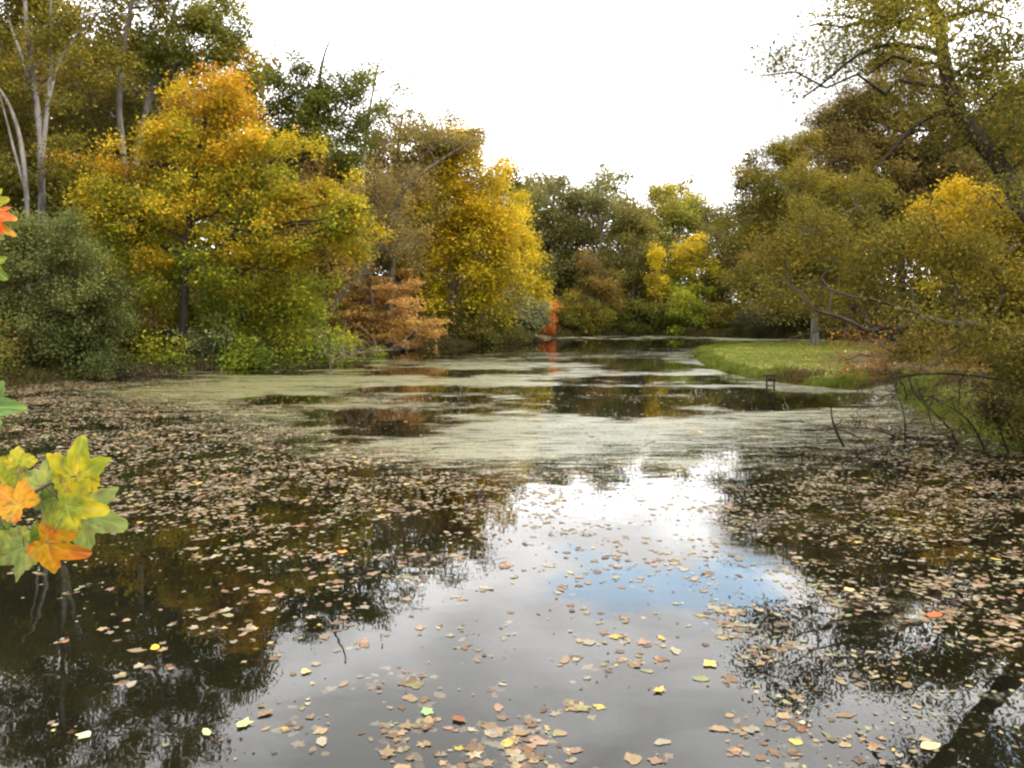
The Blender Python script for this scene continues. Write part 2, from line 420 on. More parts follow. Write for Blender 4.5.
def curve(a, b, n, jit, rng, sag=0.0):
    a = np.asarray(a, float); b = np.asarray(b, float)
    t = np.linspace(0, 1, n)[:, None]; p = a + (b - a) * t
    L = np.linalg.norm(b - a)
    off = rng.normal(size=(n, 3)) * jit * L; off[0] = 0; off[-1] = 0
    p = p + off
    p[:, 2] += sag * L * np.sin(t[:, 0] * math.pi)
    return p

def smooth_path(p, k=3):
    p = np.asarray(p, float)
    for _ in range(k):
        q = [p[0]]
        for i in range(len(p) - 1):
            q += [p[i] * 0.75 + p[i + 1] * 0.25, p[i] * 0.25 + p[i + 1] * 0.75]
        p = np.array(q + [p[-1]])
        if len(p) > 40: break
    return p

COVER_K = 2.3
def tree(name, label, cat, base, path, r0, lobes, pal, leaf=0.14, cover=2.2, clump=0.6, seed=0, bark=None, group=None,
         mat=None, hue_h=0.35, r1=None, twigs=3, droop=0.0, flat=0.7, up=0.2, stems=None, ragged=0.25, limb_k=0.4, shell=0.5):
    """a thing: trunk along path (world points), one limb per lobe reaching its leaf clumps, one crown of separate leaves.
       lobes: (centre xyz, radii xyz)"""
    rng = np.random.default_rng(seed)
    base = np.asarray(base, float)
    root = empty(name, base, label, cat, group)
    bark = bark or B_BROWN; mat = mat or LEAF
    path = smooth_path(path, 2)
    r1 = r1 if r1 is not None else r0 * 0.25
    rad = np.linspace(1, 0, len(path)) ** 0.8 * (r0 - r1) + r1
    rad[0] *= 1.35
    tm = MB(); tm.tube(path, rad * (1 + rng.normal(size=len(path)) * 0.05), 10)
    for st in (stems or []):
        q = smooth_path(st[0], 2); tm.tube(q, np.linspace(st[1], st[1] * 0.25, len(q)), 8)
    zmin = min(c[2] - r[2] for c, r in lobes); zmax = max(c[2] + r[2] for c, r in lobes)
    cm = MB()
    tm.build('trunk', bark, root, True, base)
    for c, r in lobes:
        c = np.asarray(c, float); r = np.asarray(r, float)
        area = math.pi * math.sqrt(r[0] * r[1]) * r[2]
        nc = max(3, int(area / (math.pi * clump * clump) * 2.4))
        dr = rng.normal(size=(nc, 3)); dr /= np.linalg.norm(dr, axis=1)[:, None]
        rr = rng.uniform(shell ** 3, 1, nc) ** (1 / 3) * (1 + rng.normal(size=nc) * ragged * 0.5)
        cc = c + dr * rr[:, None] * r
        gz = height(cc[:, 0], cc[:, 1]); cc[:, 2] = np.maximum(cc[:, 2], np.maximum(gz, 0) + clump * 0.35)
        # limb
        dist = np.linalg.norm(path - c, axis=1) + np.clip(path[:, 2] - (c[2] - r[2] * 0.3), 0, None) * 2
        k = int(np.argmin(dist)); a = path[k]
        lim = curve(a, c + (c - a) * 0.25, 7, 0.045, rng, 0.04)
        lr = min(rad[k] * 0.75, limb_k * r0) 
        lm = MB(); lm.tube(lim, np.linspace(lr, max(0.012, lr * 0.25), 7), 6)
        for q in cc:
            dd = np.linalg.norm(lim[1:] - q, axis=1); j = 1 + int(np.argmin(dd + rng.uniform(0, 0.6, len(dd))))
            tw = curve(lim[j], q, 4, 0.07, rng, 0.05 - droop * 0.3)
            wr = max(0.006, lr * 0.16)
            lm.tube(tw, np.linspace(wr, wr * 0.4, 4), 3)
            for _ in range(twigs):
                e = q + rng.normal(size=3) * clump * np.array([0.9, 0.9, 0.6]); e[2] -= droop * clump
                lm.tube(np.array([tw[2], (tw[2] + e) / 2 + rng.normal(size=3) * 0.05, e]), [wr * 0.45, wr * 0.35, wr * 0.2], 3)
        lm.build('limb', bark, root, True, base)
        # leaves
        la = leaf * leaf * 0.6 * 0.5
        nl = int(cover * COVER_K * area / la); per = rng.multinomial(nl, rng.dirichlet(np.full(nc, 3.0)))
        idx = np.repeat(np.arange(nc), per)
        off = rng.normal(size=(len(idx), 3)) * clump * 0.66 * np.array([1, 1, flat])
        pos = cc[idx] + off
        if droop: pos[:, 2] -= droop * np.abs(rng.normal(size=len(idx))) * clump * 1.6
        pos[:, 2] = np.maximum(pos[:, 2], 0.03 + np.abs(rng.normal(size=len(idx))) * 0.08)
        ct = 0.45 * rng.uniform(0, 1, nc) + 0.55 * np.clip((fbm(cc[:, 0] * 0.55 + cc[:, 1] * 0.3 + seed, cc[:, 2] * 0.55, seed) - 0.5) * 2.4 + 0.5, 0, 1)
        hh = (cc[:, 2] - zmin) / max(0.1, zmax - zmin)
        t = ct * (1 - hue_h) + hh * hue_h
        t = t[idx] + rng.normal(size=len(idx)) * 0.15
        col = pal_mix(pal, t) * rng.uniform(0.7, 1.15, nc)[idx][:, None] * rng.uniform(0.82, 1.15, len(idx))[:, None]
        leaf_quads(cm, pos, leaf, col, rng, up)
    cm.build('crown', mat, root, False, base)
    return root

def ground_at(x, y): return float(height(np.array([x]), np.array([y]))[0])

def ptree(name, label, cat, D, bx, lobes, pal, r0=0.2, path=None, by=None, depth=0.8, stems=None, D0=None, **kw):
    """lobes in picture terms (px, py, rx, ry[, dD]) at real distance D"""
    if D0:      # sizes below were measured at D0
        k_ = D / D0; r0 *= k_
        kw['leaf'] = kw.get('leaf', 0.14) * k_; kw['clump'] = kw.get('clump', 0.6) * k_
        if stems: stems = [(a_, b_ * k_) for a_, b_ in stems]
    b2 = P(bx, 340, D)[:2]; bz = ground_at(*b2) - 0.15
    base = np.array([b2[0], b2[1], bz])
    if sdf(b2[:1], b2[1:])[0] < 0.2: print('IN WATER', label, sdf(b2[:1], b2[1:])[0])
    L = []
    for q in lobes:
        dD = q[4] if len(q) > 4 else 0.0
        c = P(q[0], q[1], D + dD); rx, rz = q[2] * (D + dD) / F_PX, q[3] * (D + dD) / F_PX
        L.append((c, (rx, max(rx, rz) * depth if depth > 0 else rx, rz)))
    if path is None:
        cx = np.mean([c[0] for c, r in L]); cy = np.mean([c[1] for c, r in L]); zt = max(c[2] + r[2] * 0.5 for c, r in L)
        rng = np.random.default_rng(kw.get('seed', 0) + 77)
        pth = curve(base, (cx, cy, zt), 6, 0.02, rng)
    else:
        pth = np.array([base] + [P(q[0], q[1], D + (q[2] if len(q) > 2 else 0)) for q in path])
    if stems: stems = [([P(q[0], q[1], D + (q[2] if len(q) > 2 else 0)) for q in s], r) for s, r in stems]
    return tree(name, label, cat, base, pth, r0, L, pal, stems=stems, **kw)

# palettes (real leaf colours)
GOLD = [(0.16, 0.17, 0.018), (0.31, 0.27, 0.016), (0.50, 0.36, 0.016), (0.48, 0.25, 0.015)]
MAPLE = [(0.08, 0.12, 0.016), (0.13, 0.165, 0.016), (0.26, 0.235, 0.014), (0.37, 0.27, 0.013), (0.43, 0.23, 0.013), (0.38, 0.14, 0.013)]
YEL = [(0.24, 0.23, 0.02), (0.44, 0.35, 0.018), (0.58, 0.42, 0.02)]
YGREEN = [(0.08, 0.14, 0.02), (0.19, 0.22, 0.02), (0.34, 0.28, 0.02)]
GREEN = [(0.05, 0.062, 0.012), (0.085, 0.10, 0.016), (0.135, 0.142, 0.024)]
OLIVE = [(0.06, 0.075, 0.02), (0.11, 0.11, 0.025), (0.18, 0.15, 0.03)]
OLIVEY = [(0.07, 0.078, 0.013), (0.13, 0.12, 0.016), (0.24, 0.175, 0.018)]
GREYG = [(0.07, 0.075, 0.024), (0.115, 0.118, 0.038), (0.18, 0.17, 0.06)]
SHRUBG = [(0.042, 0.058, 0.018), (0.08, 0.098, 0.030), (0.15, 0.16, 0.045)]
TAN = [(0.10, 0.095, 0.035), (0.18, 0.14, 0.05), (0.28, 0.19, 0.06)]
RUST = [(0.08, 0.07, 0.02), (0.12, 0.09, 0.02), (0.18, 0.115, 0.022)]
SALMON = [(0.24, 0.16, 0.03), (0.40, 0.24, 0.075), (0.52, 0.33, 0.13)]
RED = [(0.35, 0.10, 0.02), (0.50, 0.14, 0.03)]
BRT = [(0.09, 0.12, 0.015), (0.17, 0.21, 0.02), (0.26, 0.27, 0.025)]

#--TREES--
# ---- left bank, nearest the water
ptree('shrub', 'big grey-green willow-like shrub filling the left edge of the far bank', 'shrub', 33.5, 40,
      [(15, 300, 50, 65), (65, 280, 40, 50), (85, 335, 36, 40), (15, 230, 36, 30), (55, 240, 26, 24), (-50, 290, 60, 90), (60, 355, 60, 24), (110, 300, 22, 24)], SHRUBG, 0.12,
      D0=31, leaf=0.11, cover=1.9, clump=0.42, seed=1, bark=B_DARK, hue_h=0.2, flat=0.8, ragged=0.6)
ptree('maple_tree', 'large golden-orange maple leaning over the left bank, dark trunk showing', 'tree', 39.5, 182,
      [(205, 120, 48, 42), (165, 170, 60, 48), (255, 170, 55, 45), (215, 215, 70, 45), (310, 225, 55, 38), (130, 215, 52, 40), (340, 215, 28, 32, -1), (240, 270, 65, 35), (230, 85, 30, 25), (150, 275, 48, 36), (105, 200, 30, 22), (350, 240, 20, 20), (285, 200, 26, 18), (110, 245, 36, 22, 2), (90, 165, 24, 12, 2)],
      MAPLE, 0.22, path=[(184, 300), (186, 265), (192, 200), (200, 140), (212, 90)], D0=35, leaf=0.145, cover=1.7, clump=0.5, seed=2, bark=B_DARK, hue_h=0.45, ragged=0.5,
      stems=[([(190, 235), (225, 225), (265, 215), (335, 203)], 0.09)], shell=0.4)
ptree('shrub', 'yellow-green drooping shrub under the golden maple, touching the water', 'shrub', 41.5, 240,
      [(180, 325, 45, 36), (240, 320, 50, 38), (300, 325, 40, 34), (140, 335, 30, 26), (285, 290, 40, 28), (330, 340, 18, 16), (150, 352, 30, 14, -3), (195, 355, 34, 12, -3), (245, 354, 34, 11, -2.5), (300, 350, 30, 10, -1.5), (325, 352, 20, 8, -1)], YGREEN, 0.08,
      D0=34, leaf=0.15, cover=1.8, clump=0.45, seed=3, bark=B_DARK, hue_h=0.3, flat=0.8, droop=0.4, ragged=0.6)
ptree('shrub', 'pale green glossy-leaved bush at the waterline below the maple', 'shrub', 40, 208,
      [(208, 335, 24, 20), (190, 345, 18, 14)], [(0.10, 0.14, 0.06), (0.22, 0.26, 0.12), (0.30, 0.32, 0.16)], 0.05, D0=32.5, leaf=0.13, cover=2.2, clump=0.32, seed=4, bark=B_DARK, flat=0.8)
ptree('shrub', 'salmon-orange spreading shrub on the left bank, feathery layered twigs', 'shrub', 57.5, 385,
      [(385, 310, 48, 34), (415, 325, 28, 25), (355, 300, 28, 26), (395, 285, 28, 16), (370, 335, 30, 16)], SALMON, 0.10,
      D0=43, leaf=0.13, cover=1.3, clump=0.42, ragged=0.5, seed=5, bark=B_BROWN, flat=0.35, twigs=4)
ptree('shrub', 'low yellow-leaved bush trailing on the water below the salmon shrub', 'shrub', 49.5, 340,
      [(345, 345, 16, 9), (372, 352, 12, 6)], YGREEN, 0.04, D0=41, leaf=0.12, cover=2.2, clump=0.3, seed=6, bark=B_DARK)
ptree('leaning_tree', 'thin brown half-bare tree leaning right out of the left bank', 'tree', 53, 320,
      [(425, 140, 24, 16), (478, 140, 16, 8), (410, 185, 28, 22), (385, 235, 24, 26), (440, 122, 24, 9)], TAN, 0.24,
      path=[(322, 320), (345, 290), (372, 262), (390, 225), (402, 188), (440, 160), (478, 138)], D0=44, leaf=0.13, cover=0.75, clump=0.6, seed=7, bark=B_BROWN, r1=0.03, twigs=7, limb_k=0.3,
      stems=[([(402, 190), (425, 150), (462, 128), (510, 140)], 0.07), ([(392, 225), (372, 190), (380, 160), (395, 120)], 0.06)])
# ---- yellow trees to the right of it
ptree('yellow_tree', 'tall golden vine-hung tree on the left bank, broadest of the yellow ones', 'tree', 69, 455,
      [(445, 170, 30, 40), (470, 200, 34, 45), (430, 230, 36, 48), (475, 265, 36, 44), (430, 295, 26, 34), (455, 142, 30, 22), (505, 240, 26, 45), (490, 300, 34, 22), (483, 172, 24, 34), (468, 150, 26, 24), (440, 158, 22, 24, -1), (415, 195, 26, 34), (500, 215, 18, 30), (425, 150, 24, 18)],
      GOLD, 0.24, D0=52, leaf=0.19, cover=1.6, clump=0.6, ragged=0.45, seed=8, hue_h=0.4, droop=0.5, shell=0.3)
ptree('yellow_tree', 'narrow bright yellow spire tree at the end of the left bank', 'tree', 78, 522,
      [(522, 228, 12, 30), (522, 265, 20, 35), (532, 292, 18, 26), (508, 250, 16, 34), (512, 300, 24, 24)], YEL, 0.18, D0=60, leaf=0.19, cover=2.2, clump=0.55, seed=9, hue_h=0.3, droop=0.4)
ptree('shrub', 'grey-green bush with pale blossom-like leaves beside the orange-red one', 'shrub', 75, 512,
      [(512, 308, 26, 24), (528, 318, 18, 18), (490, 322, 20, 15)], [(0.09, 0.11, 0.05), (0.18, 0.19, 0.10), (0.26, 0.26, 0.17)], 0.08, D0=57, leaf=0.16, cover=2.4, clump=0.45, seed=10, bark=B_DARK)
ptree('shrub', 'small bright orange-red bush at the far tip of the left bank', 'shrub', 87, 546, [(545, 312, 9, 15), (548, 325, 8, 9), (538, 328, 10, 8)], RED, 0.05, D0=63, leaf=0.16, cover=2.4, clump=0.35, seed=11)
ptree('shrub', 'small red-leaved sapling glowing among the yellow trees', 'shrub', 70.5, 482, [(482, 268, 12, 12), (486, 282, 10, 8)], RED, 0.06, D0=51, leaf=0.15, cover=1.4, clump=0.4, seed=12)
ptree('shrub', 'dark green thicket at the foot of the tall golden tree', 'shrub', 68.5, 465, [(455, 325, 24, 18), (480, 328, 20, 14), (500, 332, 26, 9)], OLIVE, 0.06, D0=54, leaf=0.16, cover=2.0, clump=0.45, seed=13, bark=B_DARK)
# ---- tall wood behind the maple
ptree('sycamore_tree', 'tall sycamore with forked pale bare trunks, leftmost in the wood', 'tree', 41, 42,
      [(15, 20, 55, 38, 2.5), (75, 0, 50, 40, 2.5), (40, -60, 70, 50, 1), (100, 60, 34, 28, 2), (-35, 70, 50, 60), (-20, -30, 60, 50), (20, 115, 42, 26, 2.5), (30, 40, 26, 14, -1.2), (60, 20, 20, 14, -1.2), (78, 70, 16, 14, -1.5), (12, 80, 16, 12, -1.5), (70, 160, 30, 20, -1.5), (10, 165, 26, 16, -1.5), (60, 100, 12, 8, -1.5)], OLIVEY, 0.21,
      path=[(42, 260), (42, 160), (38, 110), (30, 60), (25, 0), (20, -60)], leaf=0.17, cover=1.3, clump=0.6, seed=14, bark=B_PALE,
      stems=[([(42, 165), (46, 120), (52, 60), (50, 0), (56, -60)], 0.14), ([(47, 110), (58, 60), (78, 35), (88, 0)], 0.09), ([(34, 100), (20, 50), (8, 20), (0, -30)], 0.10)], limb_k=0.2)
ptree('dead_tree', 'grey leaning twin-stemmed trunk at the far left edge below the sycamore', 'tree', 39, 30,
      [(-10, 80, 24, 20), (-25, 60, 24, 22)], OLIVEY, 0.14, path=[(28, 210), (22, 140), (8, 100), (-12, 75)], leaf=0.14, cover=0.8, clump=0.5, seed=15, bark=B_GREY,
      stems=[([(28, 200), (14, 150), (4, 110), (-4, 80)], 0.09)])
ptree('wood_tree', 'tall brownish-green tree with a dark crooked trunk between sycamore and maple', 'tree', 46, 118,
      [(118, 60, 38, 42, 2.5), (140, 10, 50, 38, 2.5), (95, 110, 40, 34, 2.5), (150, -40, 60, 40), (150, 90, 30, 30, 2.5)], OLIVE + [(0.24, 0.17, 0.03)], 0.22,
      path=[(125, 250), (124, 150), (118, 110), (122, 60), (132, 0), (140, -40)], leaf=0.17, cover=1.3, clump=0.7, seed=16, bark=B_GREY)
ptree('wood_tree', 'tall dark green tree with greying trunk rising above the golden maple', 'tree', 47, 150,
      [(205, 45, 40, 32), (235, 60, 26, 26), (190, 10, 40, 28), (165, 50, 30, 26), (225, 25, 30, 20), (240, 95, 22, 24)], GREEN + [(0.20, 0.19, 0.03)], 0.26,
      path=[(132, 260), (136, 150), (152, 90), (162, 55), (178, 0)], leaf=0.17, cover=1.7, clump=0.62, seed=17, bark=B_GREY,
      stems=[([(155, 88), (185, 60), (215, 45), (240, 15)], 0.10)])
ptree('oak_tree', 'dark green oak crown behind the maple, lone bare twig on top', 'tree', 50, 312,
      [(300, 95, 34, 26), (335, 110, 32, 30), (350, 90, 20, 20), (290, 130, 32, 28), (325, 150, 45, 30), (275, 85, 16, 14), (320, 78, 16, 12)], GREEN, 0.26,
      path=[(312, 300), (314, 200), (316, 130), (318, 95), (322, 60), (333, 32)], r1=0.02, leaf=0.17, cover=2.3, clump=0.6, seed=18, bark=B_DARK, ragged=0.5)
ptree('wood_tree', 'sparse airy tree with bare upper twigs above the leaning tree', 'tree', 60, 365,
      [(375, 70, 14, 22), (405, 85, 16, 12), (372, 120, 20, 24), (390, 100, 20, 18), (360, 60, 10, 12), (412, 72, 8, 8)], GREYG, 0.18,
      path=[(362, 300), (362, 200), (366, 130), (374, 85), (380, 55)], r1=0.02, D0=52, leaf=0.15, cover=0.45, clump=0.6, seed=19, bark=B_GREY, twigs=8,
      stems=[([(366, 130), (384, 105), (400, 85), (415, 72)], 0.07)])
ptree('wood_tree', 'olive half-bare tree filling in behind the leaning trunk', 'tree', 66, 392,
      [(395, 150, 40, 34), (360, 180, 40, 40), (410, 200, 40, 40), (370, 240, 46, 46), (430, 150, 26, 20), (400, 125, 30, 18), (455, 138, 26, 12)], OLIVE + [(0.20, 0.15, 0.05)], 0.24,
      D0=56, leaf=0.19, cover=1.6, clump=0.75, seed=20, bark=B_GREY, twigs=4)
ptree('wood_tree', 'rust and olive tree between the oak and the golden maple', 'tree', 49, 290,
      [(300, 190, 42, 34), (330, 250, 34, 40), (280, 165, 30, 22), (290, 250, 36, 36)], TAN + [(0.30, 0.13, 0.03)], 0.2, D0=45, leaf=0.16, cover=1.5, clump=0.6, seed=21, bark=B_DARK)
# ---- far end of the pond
FARG = 'trees closing the far end of the pond'
ptree('wood_tree', 'tan thicket-like tree between the golden maple and the vine-hung tree', 'tree', 57, 372,
      [(380, 210, 34, 30), (355, 245, 30, 30), (402, 250, 30, 34), (378, 180, 24, 18), (345, 200, 20, 18)], TAN + YGREEN[1:2], 0.10, D0=47, leaf=0.16, cover=0.95, clump=0.55, seed=22, bark=B_GREY, twigs=7, ragged=0.5,
      stems=[([(352, 300), (352, 250), (356, 200)], 0.05), ([(392, 300), (396, 240), (404, 180)], 0.05), ([(365, 300), (362, 240), (366, 190)], 0.04)])
ptree('wood_tree', 'thin orange-leaved tree sticking out at the right edge of the maple', 'tree', 49, 322,
      [(335, 235, 26, 16), (322, 205, 18, 12), (345, 262, 20, 14), (318, 255, 20, 20)], [(0.22, 0.20, 0.02), (0.42, 0.22, 0.015), (0.40, 0.14, 0.015)], 0.09, D0=40, leaf=0.16, cover=0.9, clump=0.4, seed=23, bark=B_DARK, ragged=0.5)
ptree('far_tree', 'grey-green round-headed tree right of the yellow spire', 'tree', 104, 555, [(548, 200, 28, 24), (545, 235, 30, 30), (570, 220, 22, 26), (550, 275, 32, 34)], GREYG, 0.3, leaf=0.32, cover=1.9, clump=1.1, seed=30, bark=B_GREY, group=FARG)
ptree('far_tree', 'tallest airy pale tree in the middle of the far shore', 'tree', 102, 595, [(597, 190, 20, 18), (585, 215, 24, 24), (612, 215, 20, 24), (600, 250, 30, 32)], GREYG, 0.3, leaf=0.30, cover=1.0, clump=1.0, seed=31, bark=B_GREY, group=FARG)
ptree('far_tree', 'green tree topped with yellow-green, highest right of the far centre', 'tree', 108, 672, [(672, 208, 26, 20), (655, 198, 10, 10), (690, 225, 18, 24), (660, 240, 26, 26), (685, 212, 18, 18)], [(0.10, 0.12, 0.03), (0.18, 0.19, 0.03), (0.32, 0.27, 0.03)], 0.3, leaf=0.3, cover=1.8, clump=1.0, seed=32, group=FARG)
ptree('far_tree', 'olive brown tree behind the golden vine column', 'tree', 100, 632, [(632, 225, 18, 20), (635, 260, 26, 36), (615, 285, 26, 30), (650, 290, 24, 26)], OLIVE, 0.3, leaf=0.3, cover=1.7, clump=1.0, seed=33, group=FARG)
ptree('far_tree', 'slim golden vine-clad stem standing at the far shore', 'tree', 96, 656, [(655, 255, 5, 16), (657, 285, 7, 18)], YEL, 0.2, leaf=0.25, cover=2.0, clump=0.6, seed=34, group=FARG, droop=0.4)
ptree('far_tree', 'bright yellow-topped tree above the lime green bush', 'tree', 97, 698, [(690, 258, 20, 18), (705, 280, 18, 22), (680, 285, 22, 22)], YGREEN + [(0.45, 0.33, 0.02)], 0.25, leaf=0.27, cover=1.9, clump=0.9, seed=35, hue_h=0.75, group=FARG)
ptree('shrub', 'lime green rounded bush on the far shore', 'shrub', 92, 692, [(690, 308, 20, 20), (678, 320, 14, 12), (700, 322, 12, 12)], BRT, 0.1, leaf=0.24, cover=2.2, clump=0.7, seed=36)
ptree('shrub', 'dull olive bush right of the lime green one', 'shrub', 91, 725, [(725, 318, 15, 14)], OLIVEY, 0.1, leaf=0.22, cover=2.2, clump=0.6, seed=37)
ptree('shrub', 'dark sprawling thicket between olive bush and lawn', 'shrub', 84, 770, [(765, 318, 28, 17), (790, 322, 24, 14)], [(0.02, 0.025, 0.012), (0.05, 0.05, 0.02)], 0.1, leaf=0.2, cover=1.8, clump=0.7, seed=38, bark=B_DARK, twigs=5)
ptree('shrub', 'rusty orange understorey bush in the middle of the far shore', 'shrub', 94, 600, [(600, 280, 20, 16), (595, 302, 30, 20), (590, 258, 12, 9)], RUST, 0.15, leaf=0.25, cover=1.9, clump=0.8, seed=39)
ptree('shrub', 'olive drooping bush left of the rusty one on the far shore', 'shrub', 92, 570, [(568, 310, 20, 22), (590, 318, 22, 15)], OLIVEY, 0.12, leaf=0.24, cover=2.0, clump=0.8, seed=40, bark=B_DARK)
ptree('shrub', 'dark green bush overhanging the far water below the vine column', 'shrub', 95, 640, [(635, 315, 24, 16), (655, 318, 20, 14), (615, 322, 18, 12)], GREEN, 0.12, leaf=0.24, cover=2.0, clump=0.8, seed=41, bark=B_DARK)
# ---- right bank beyond the lawn
ptree('far_tree', 'broad olive tree behind the dark thicket', 'tree', 98, 740, [(735, 235, 28, 26), (760, 260, 34, 36), (730, 285, 28, 34), (775, 225, 26, 24)], OLIVE, 0.3, leaf=0.3, cover=1.9, clump=1.0, seed=42, group=FARG)
ptree('far_tree', 'olive and ochre tree behind the lawn tree', 'tree', 90, 820, [(800, 250, 36, 34), (840, 270, 40, 44), (790, 295, 30, 30), (860, 240, 34, 30)], OLIVEY, 0.3, leaf=0.28, cover=1.9, clump=1.0, seed=43, group=FARG)
ptree('lawn_tree', 'grey-trunked olive tree standing on the lawn', 'tree', 56, 815,
      [(775, 165, 34, 24), (800, 205, 48, 34), (755, 215, 26, 24), (850, 215, 44, 40), (790, 255, 44, 30), (850, 270, 40, 28), (740, 190, 18, 14), (800, 150, 14, 18), (725, 215, 14, 8), (760, 285, 40, 18), (795, 190, 30, 26, -2.5), (815, 235, 34, 30, -2.5), (790, 150, 22, 14), (820, 290, 30, 14, -2)],
      OLIVEY, 0.33, path=[(815, 330), (814, 300), (812, 255), (806, 215), (795, 165)], leaf=0.16, cover=1.6, clump=0.65, seed=44, bark=B_GREY,
      stems=[([(810, 240), (790, 222), (770, 210), (722, 203)], 0.10)])
ptree('oak_tree', 'tall russet-brown oak with bare twiggy top right of the lawn tree', 'tree', 62, 890,
      [(890, 100, 40, 34), (850, 135, 34, 30), (930, 110, 44, 40), (880, 160, 54, 36), (940, 175, 50, 40), (835, 125, 20, 20), (870, 215, 50, 34), (900, 72, 34, 22), (855, 175, 40, 34), (985, 110, 50, 44), (1000, 180, 50, 44), (860, 105, 24, 20), (1040, 130, 50, 60)],
      [(0.08, 0.066, 0.022), (0.13, 0.10, 0.028), (0.19, 0.145, 0.034)], 0.36, leaf=0.2, cover=1.9, clump=0.75, seed=45, bark=B_DARK, twigs=5)
ptree('wood_tree', 'broad olive-gold tree filling in between the lawn tree and the russet oak', 'tree', 67, 845,
      [(812, 170, 36, 34), (785, 200, 36, 30), (850, 140, 34, 30), (900, 190, 50, 46), (965, 170, 56, 50), (1015, 140, 50, 60), (830, 215, 46, 40), (870, 120, 26, 22), (1030, 200, 40, 50)],
      [(0.075, 0.07, 0.02), (0.12, 0.105, 0.025), (0.19, 0.15, 0.03)], 0.3, leaf=0.2, cover=1.7, clump=0.75, seed=51, bark=B_DARK)
ptree('wood_tree', 'yellow-orange tree low behind the leaning trunk at the right', 'tree', 36, 960,
      [(955, 205, 40, 26), (975, 235, 34, 30), (930, 230, 24, 22), (1000, 215, 28, 26), (960, 265, 40, 24)], GOLD, 0.2, leaf=0.13, cover=2.0, clump=0.5, seed=46, bark=B_DARK)
# ---- right foreground: big leaning tree and arching tree
ptree('leaning_tree', 'big dark-trunked tree leaning in from the right edge, crown high over the water', 'tree', 15, 1160,
      [(850, 20, 60, 34), (800, 78, 30, 22), (900, -30, 70, 40), (960, 30, 60, 45), (1000, 95, 50, 40), (930, 110, 40, 30), (870, 65, 40, 24, 1), (1040, 150, 50, 50), (1010, -70, 50, 34), (1060, -10, 60, 60), (850, -60, 40, 20), (1090, -130, 70, 60), (900, -150, 40, 20), (1030, 110, 30, 40, 1), (870, 10, 60, 30, 1), (1000, 200, 40, 16, -1), (932, 45, 30, 34, -0.8), (905, 15, 40, 20, -0.8), (950, 100, 18, 16, -0.8), (985, 60, 30, 30), (820, 30, 20, 14), (1020, 60, 30, 30)],
      [(0.07, 0.07, 0.012), (0.13, 0.125, 0.016), (0.23, 0.20, 0.022)], 0.22,
      path=[(1135, 380), (1075, 270), (1022, 205), (996, 158), (958, 118), (945, 70), (938, 15), (915, -25), (880, -80)], leaf=0.068, cover=0.85, clump=0.40, seed=47, bark=B_DARK, twigs=7, r1=0.05,
      stems=[([(945, 55), (900, 42), (862, 50), (825, 82), (802, 98)], 0.05), ([(940, 20), (975, 8), (1010, 20)], 0.05), ([(952, 108), (920, 120), (893, 150), (878, 165)], 0.06), ([(995, 160), (1024, 120), (1060, 100)], 0.08)], limb_k=0.16)
ptree('arching_tree', 'olive and orange tree at the right edge arching low over the water', 'tree', 13.5, 1215,
      [(960, 290, 60, 34, 0.8), (890, 265, 50, 34, 1), (1010, 250, 44, 44, 0.5), (850, 305, 44, 20, 1), (935, 350, 44, 18, 0.8), (790, 285, 36, 18, 1), (830, 245, 40, 26, 1), (1015, 355, 36, 30),  (940, 235, 46, 30, 0.8), (770, 250, 26, 20, 1), (1055, 390, 40, 40), (1050, 300, 40, 60), (980, 325, 40, 16, -0.5), (900, 312, 34, 10, -0.5), (960, 350, 30, 12, -0.3)],
      [(0.042, 0.042, 0.008), (0.075, 0.070, 0.010), (0.12, 0.105, 0.013), (0.20, 0.14, 0.016)], 0.095, path=[(1190, 440), (1120, 380), (1060, 355), (1024, 342), (996, 338), (975, 322), (950, 326), (925, 316), (900, 330), (885, 326), (868, 333), (850, 320), (815, 310)], leaf=0.062, cover=1.35, clump=0.36, seed=48, bark=B_DARK, twigs=8, r1=0.02, ragged=0.5,
      stems=[([(930, 318), (880, 300), (840, 295), (800, 275)], 0.03), ([(870, 330), (835, 328), (800, 335), (770, 345)], 0.014)], droop=0.15, limb_k=0.3)
ptree('shrub', 'orange-brown leafed sapling under the arching tree, spreading left over the pond', 'shrub', 15.5, 1160,
      [(870, 340, 30, 14), (905, 355, 36, 14), (855, 358, 22, 10), (920, 330, 26, 12), (950, 365, 26, 12), (885, 372, 22, 8)], [(0.16, 0.10, 0.02), (0.30, 0.15, 0.035), (0.34, 0.22, 0.03)], 0.05,
      path=[(1100, 420), (1040, 378), (980, 362), (930, 352), (890, 352)], leaf=0.07, cover=0.40, clump=0.25, seed=49, bark=B_DARK, twigs=7, ragged=0.6)
ptree('shrub', 'nearly leafless brush of thin drooping twigs hanging over the water at right', 'shrub', 15, 1175,
      [(905, 395, 36, 24), (960, 395, 36, 26), (865, 385, 26, 16), (1000, 400, 30, 26), (930, 420, 36, 12)], [(0.10, 0.07, 0.02), (0.16, 0.12, 0.02)], 0.045,
      path=[(1130, 440), (1060, 400), (1000, 378), (940, 372), (890, 378)], leaf=0.06, cover=0.10, clump=0.3, seed=53, bark=B_DARK, twigs=9, droop=0.35, ragged=0.6, limb_k=0.35)
ptree('shrub', 'dark tangled shrub on the bank at the right edge of the picture', 'shrub', 15.5, 1140,
      [(1020, 415, 34, 24), (985, 395, 26, 18), (1060, 400, 50, 50), (1010, 370, 26, 20), (1030, 440, 30, 14)], [(0.03, 0.028, 0.01), (0.07, 0.065, 0.016), (0.13, 0.10, 0.025)], 0.06, leaf=0.07, cover=1.5, clump=0.26, seed=50, bark=B_DARK, twigs=6)
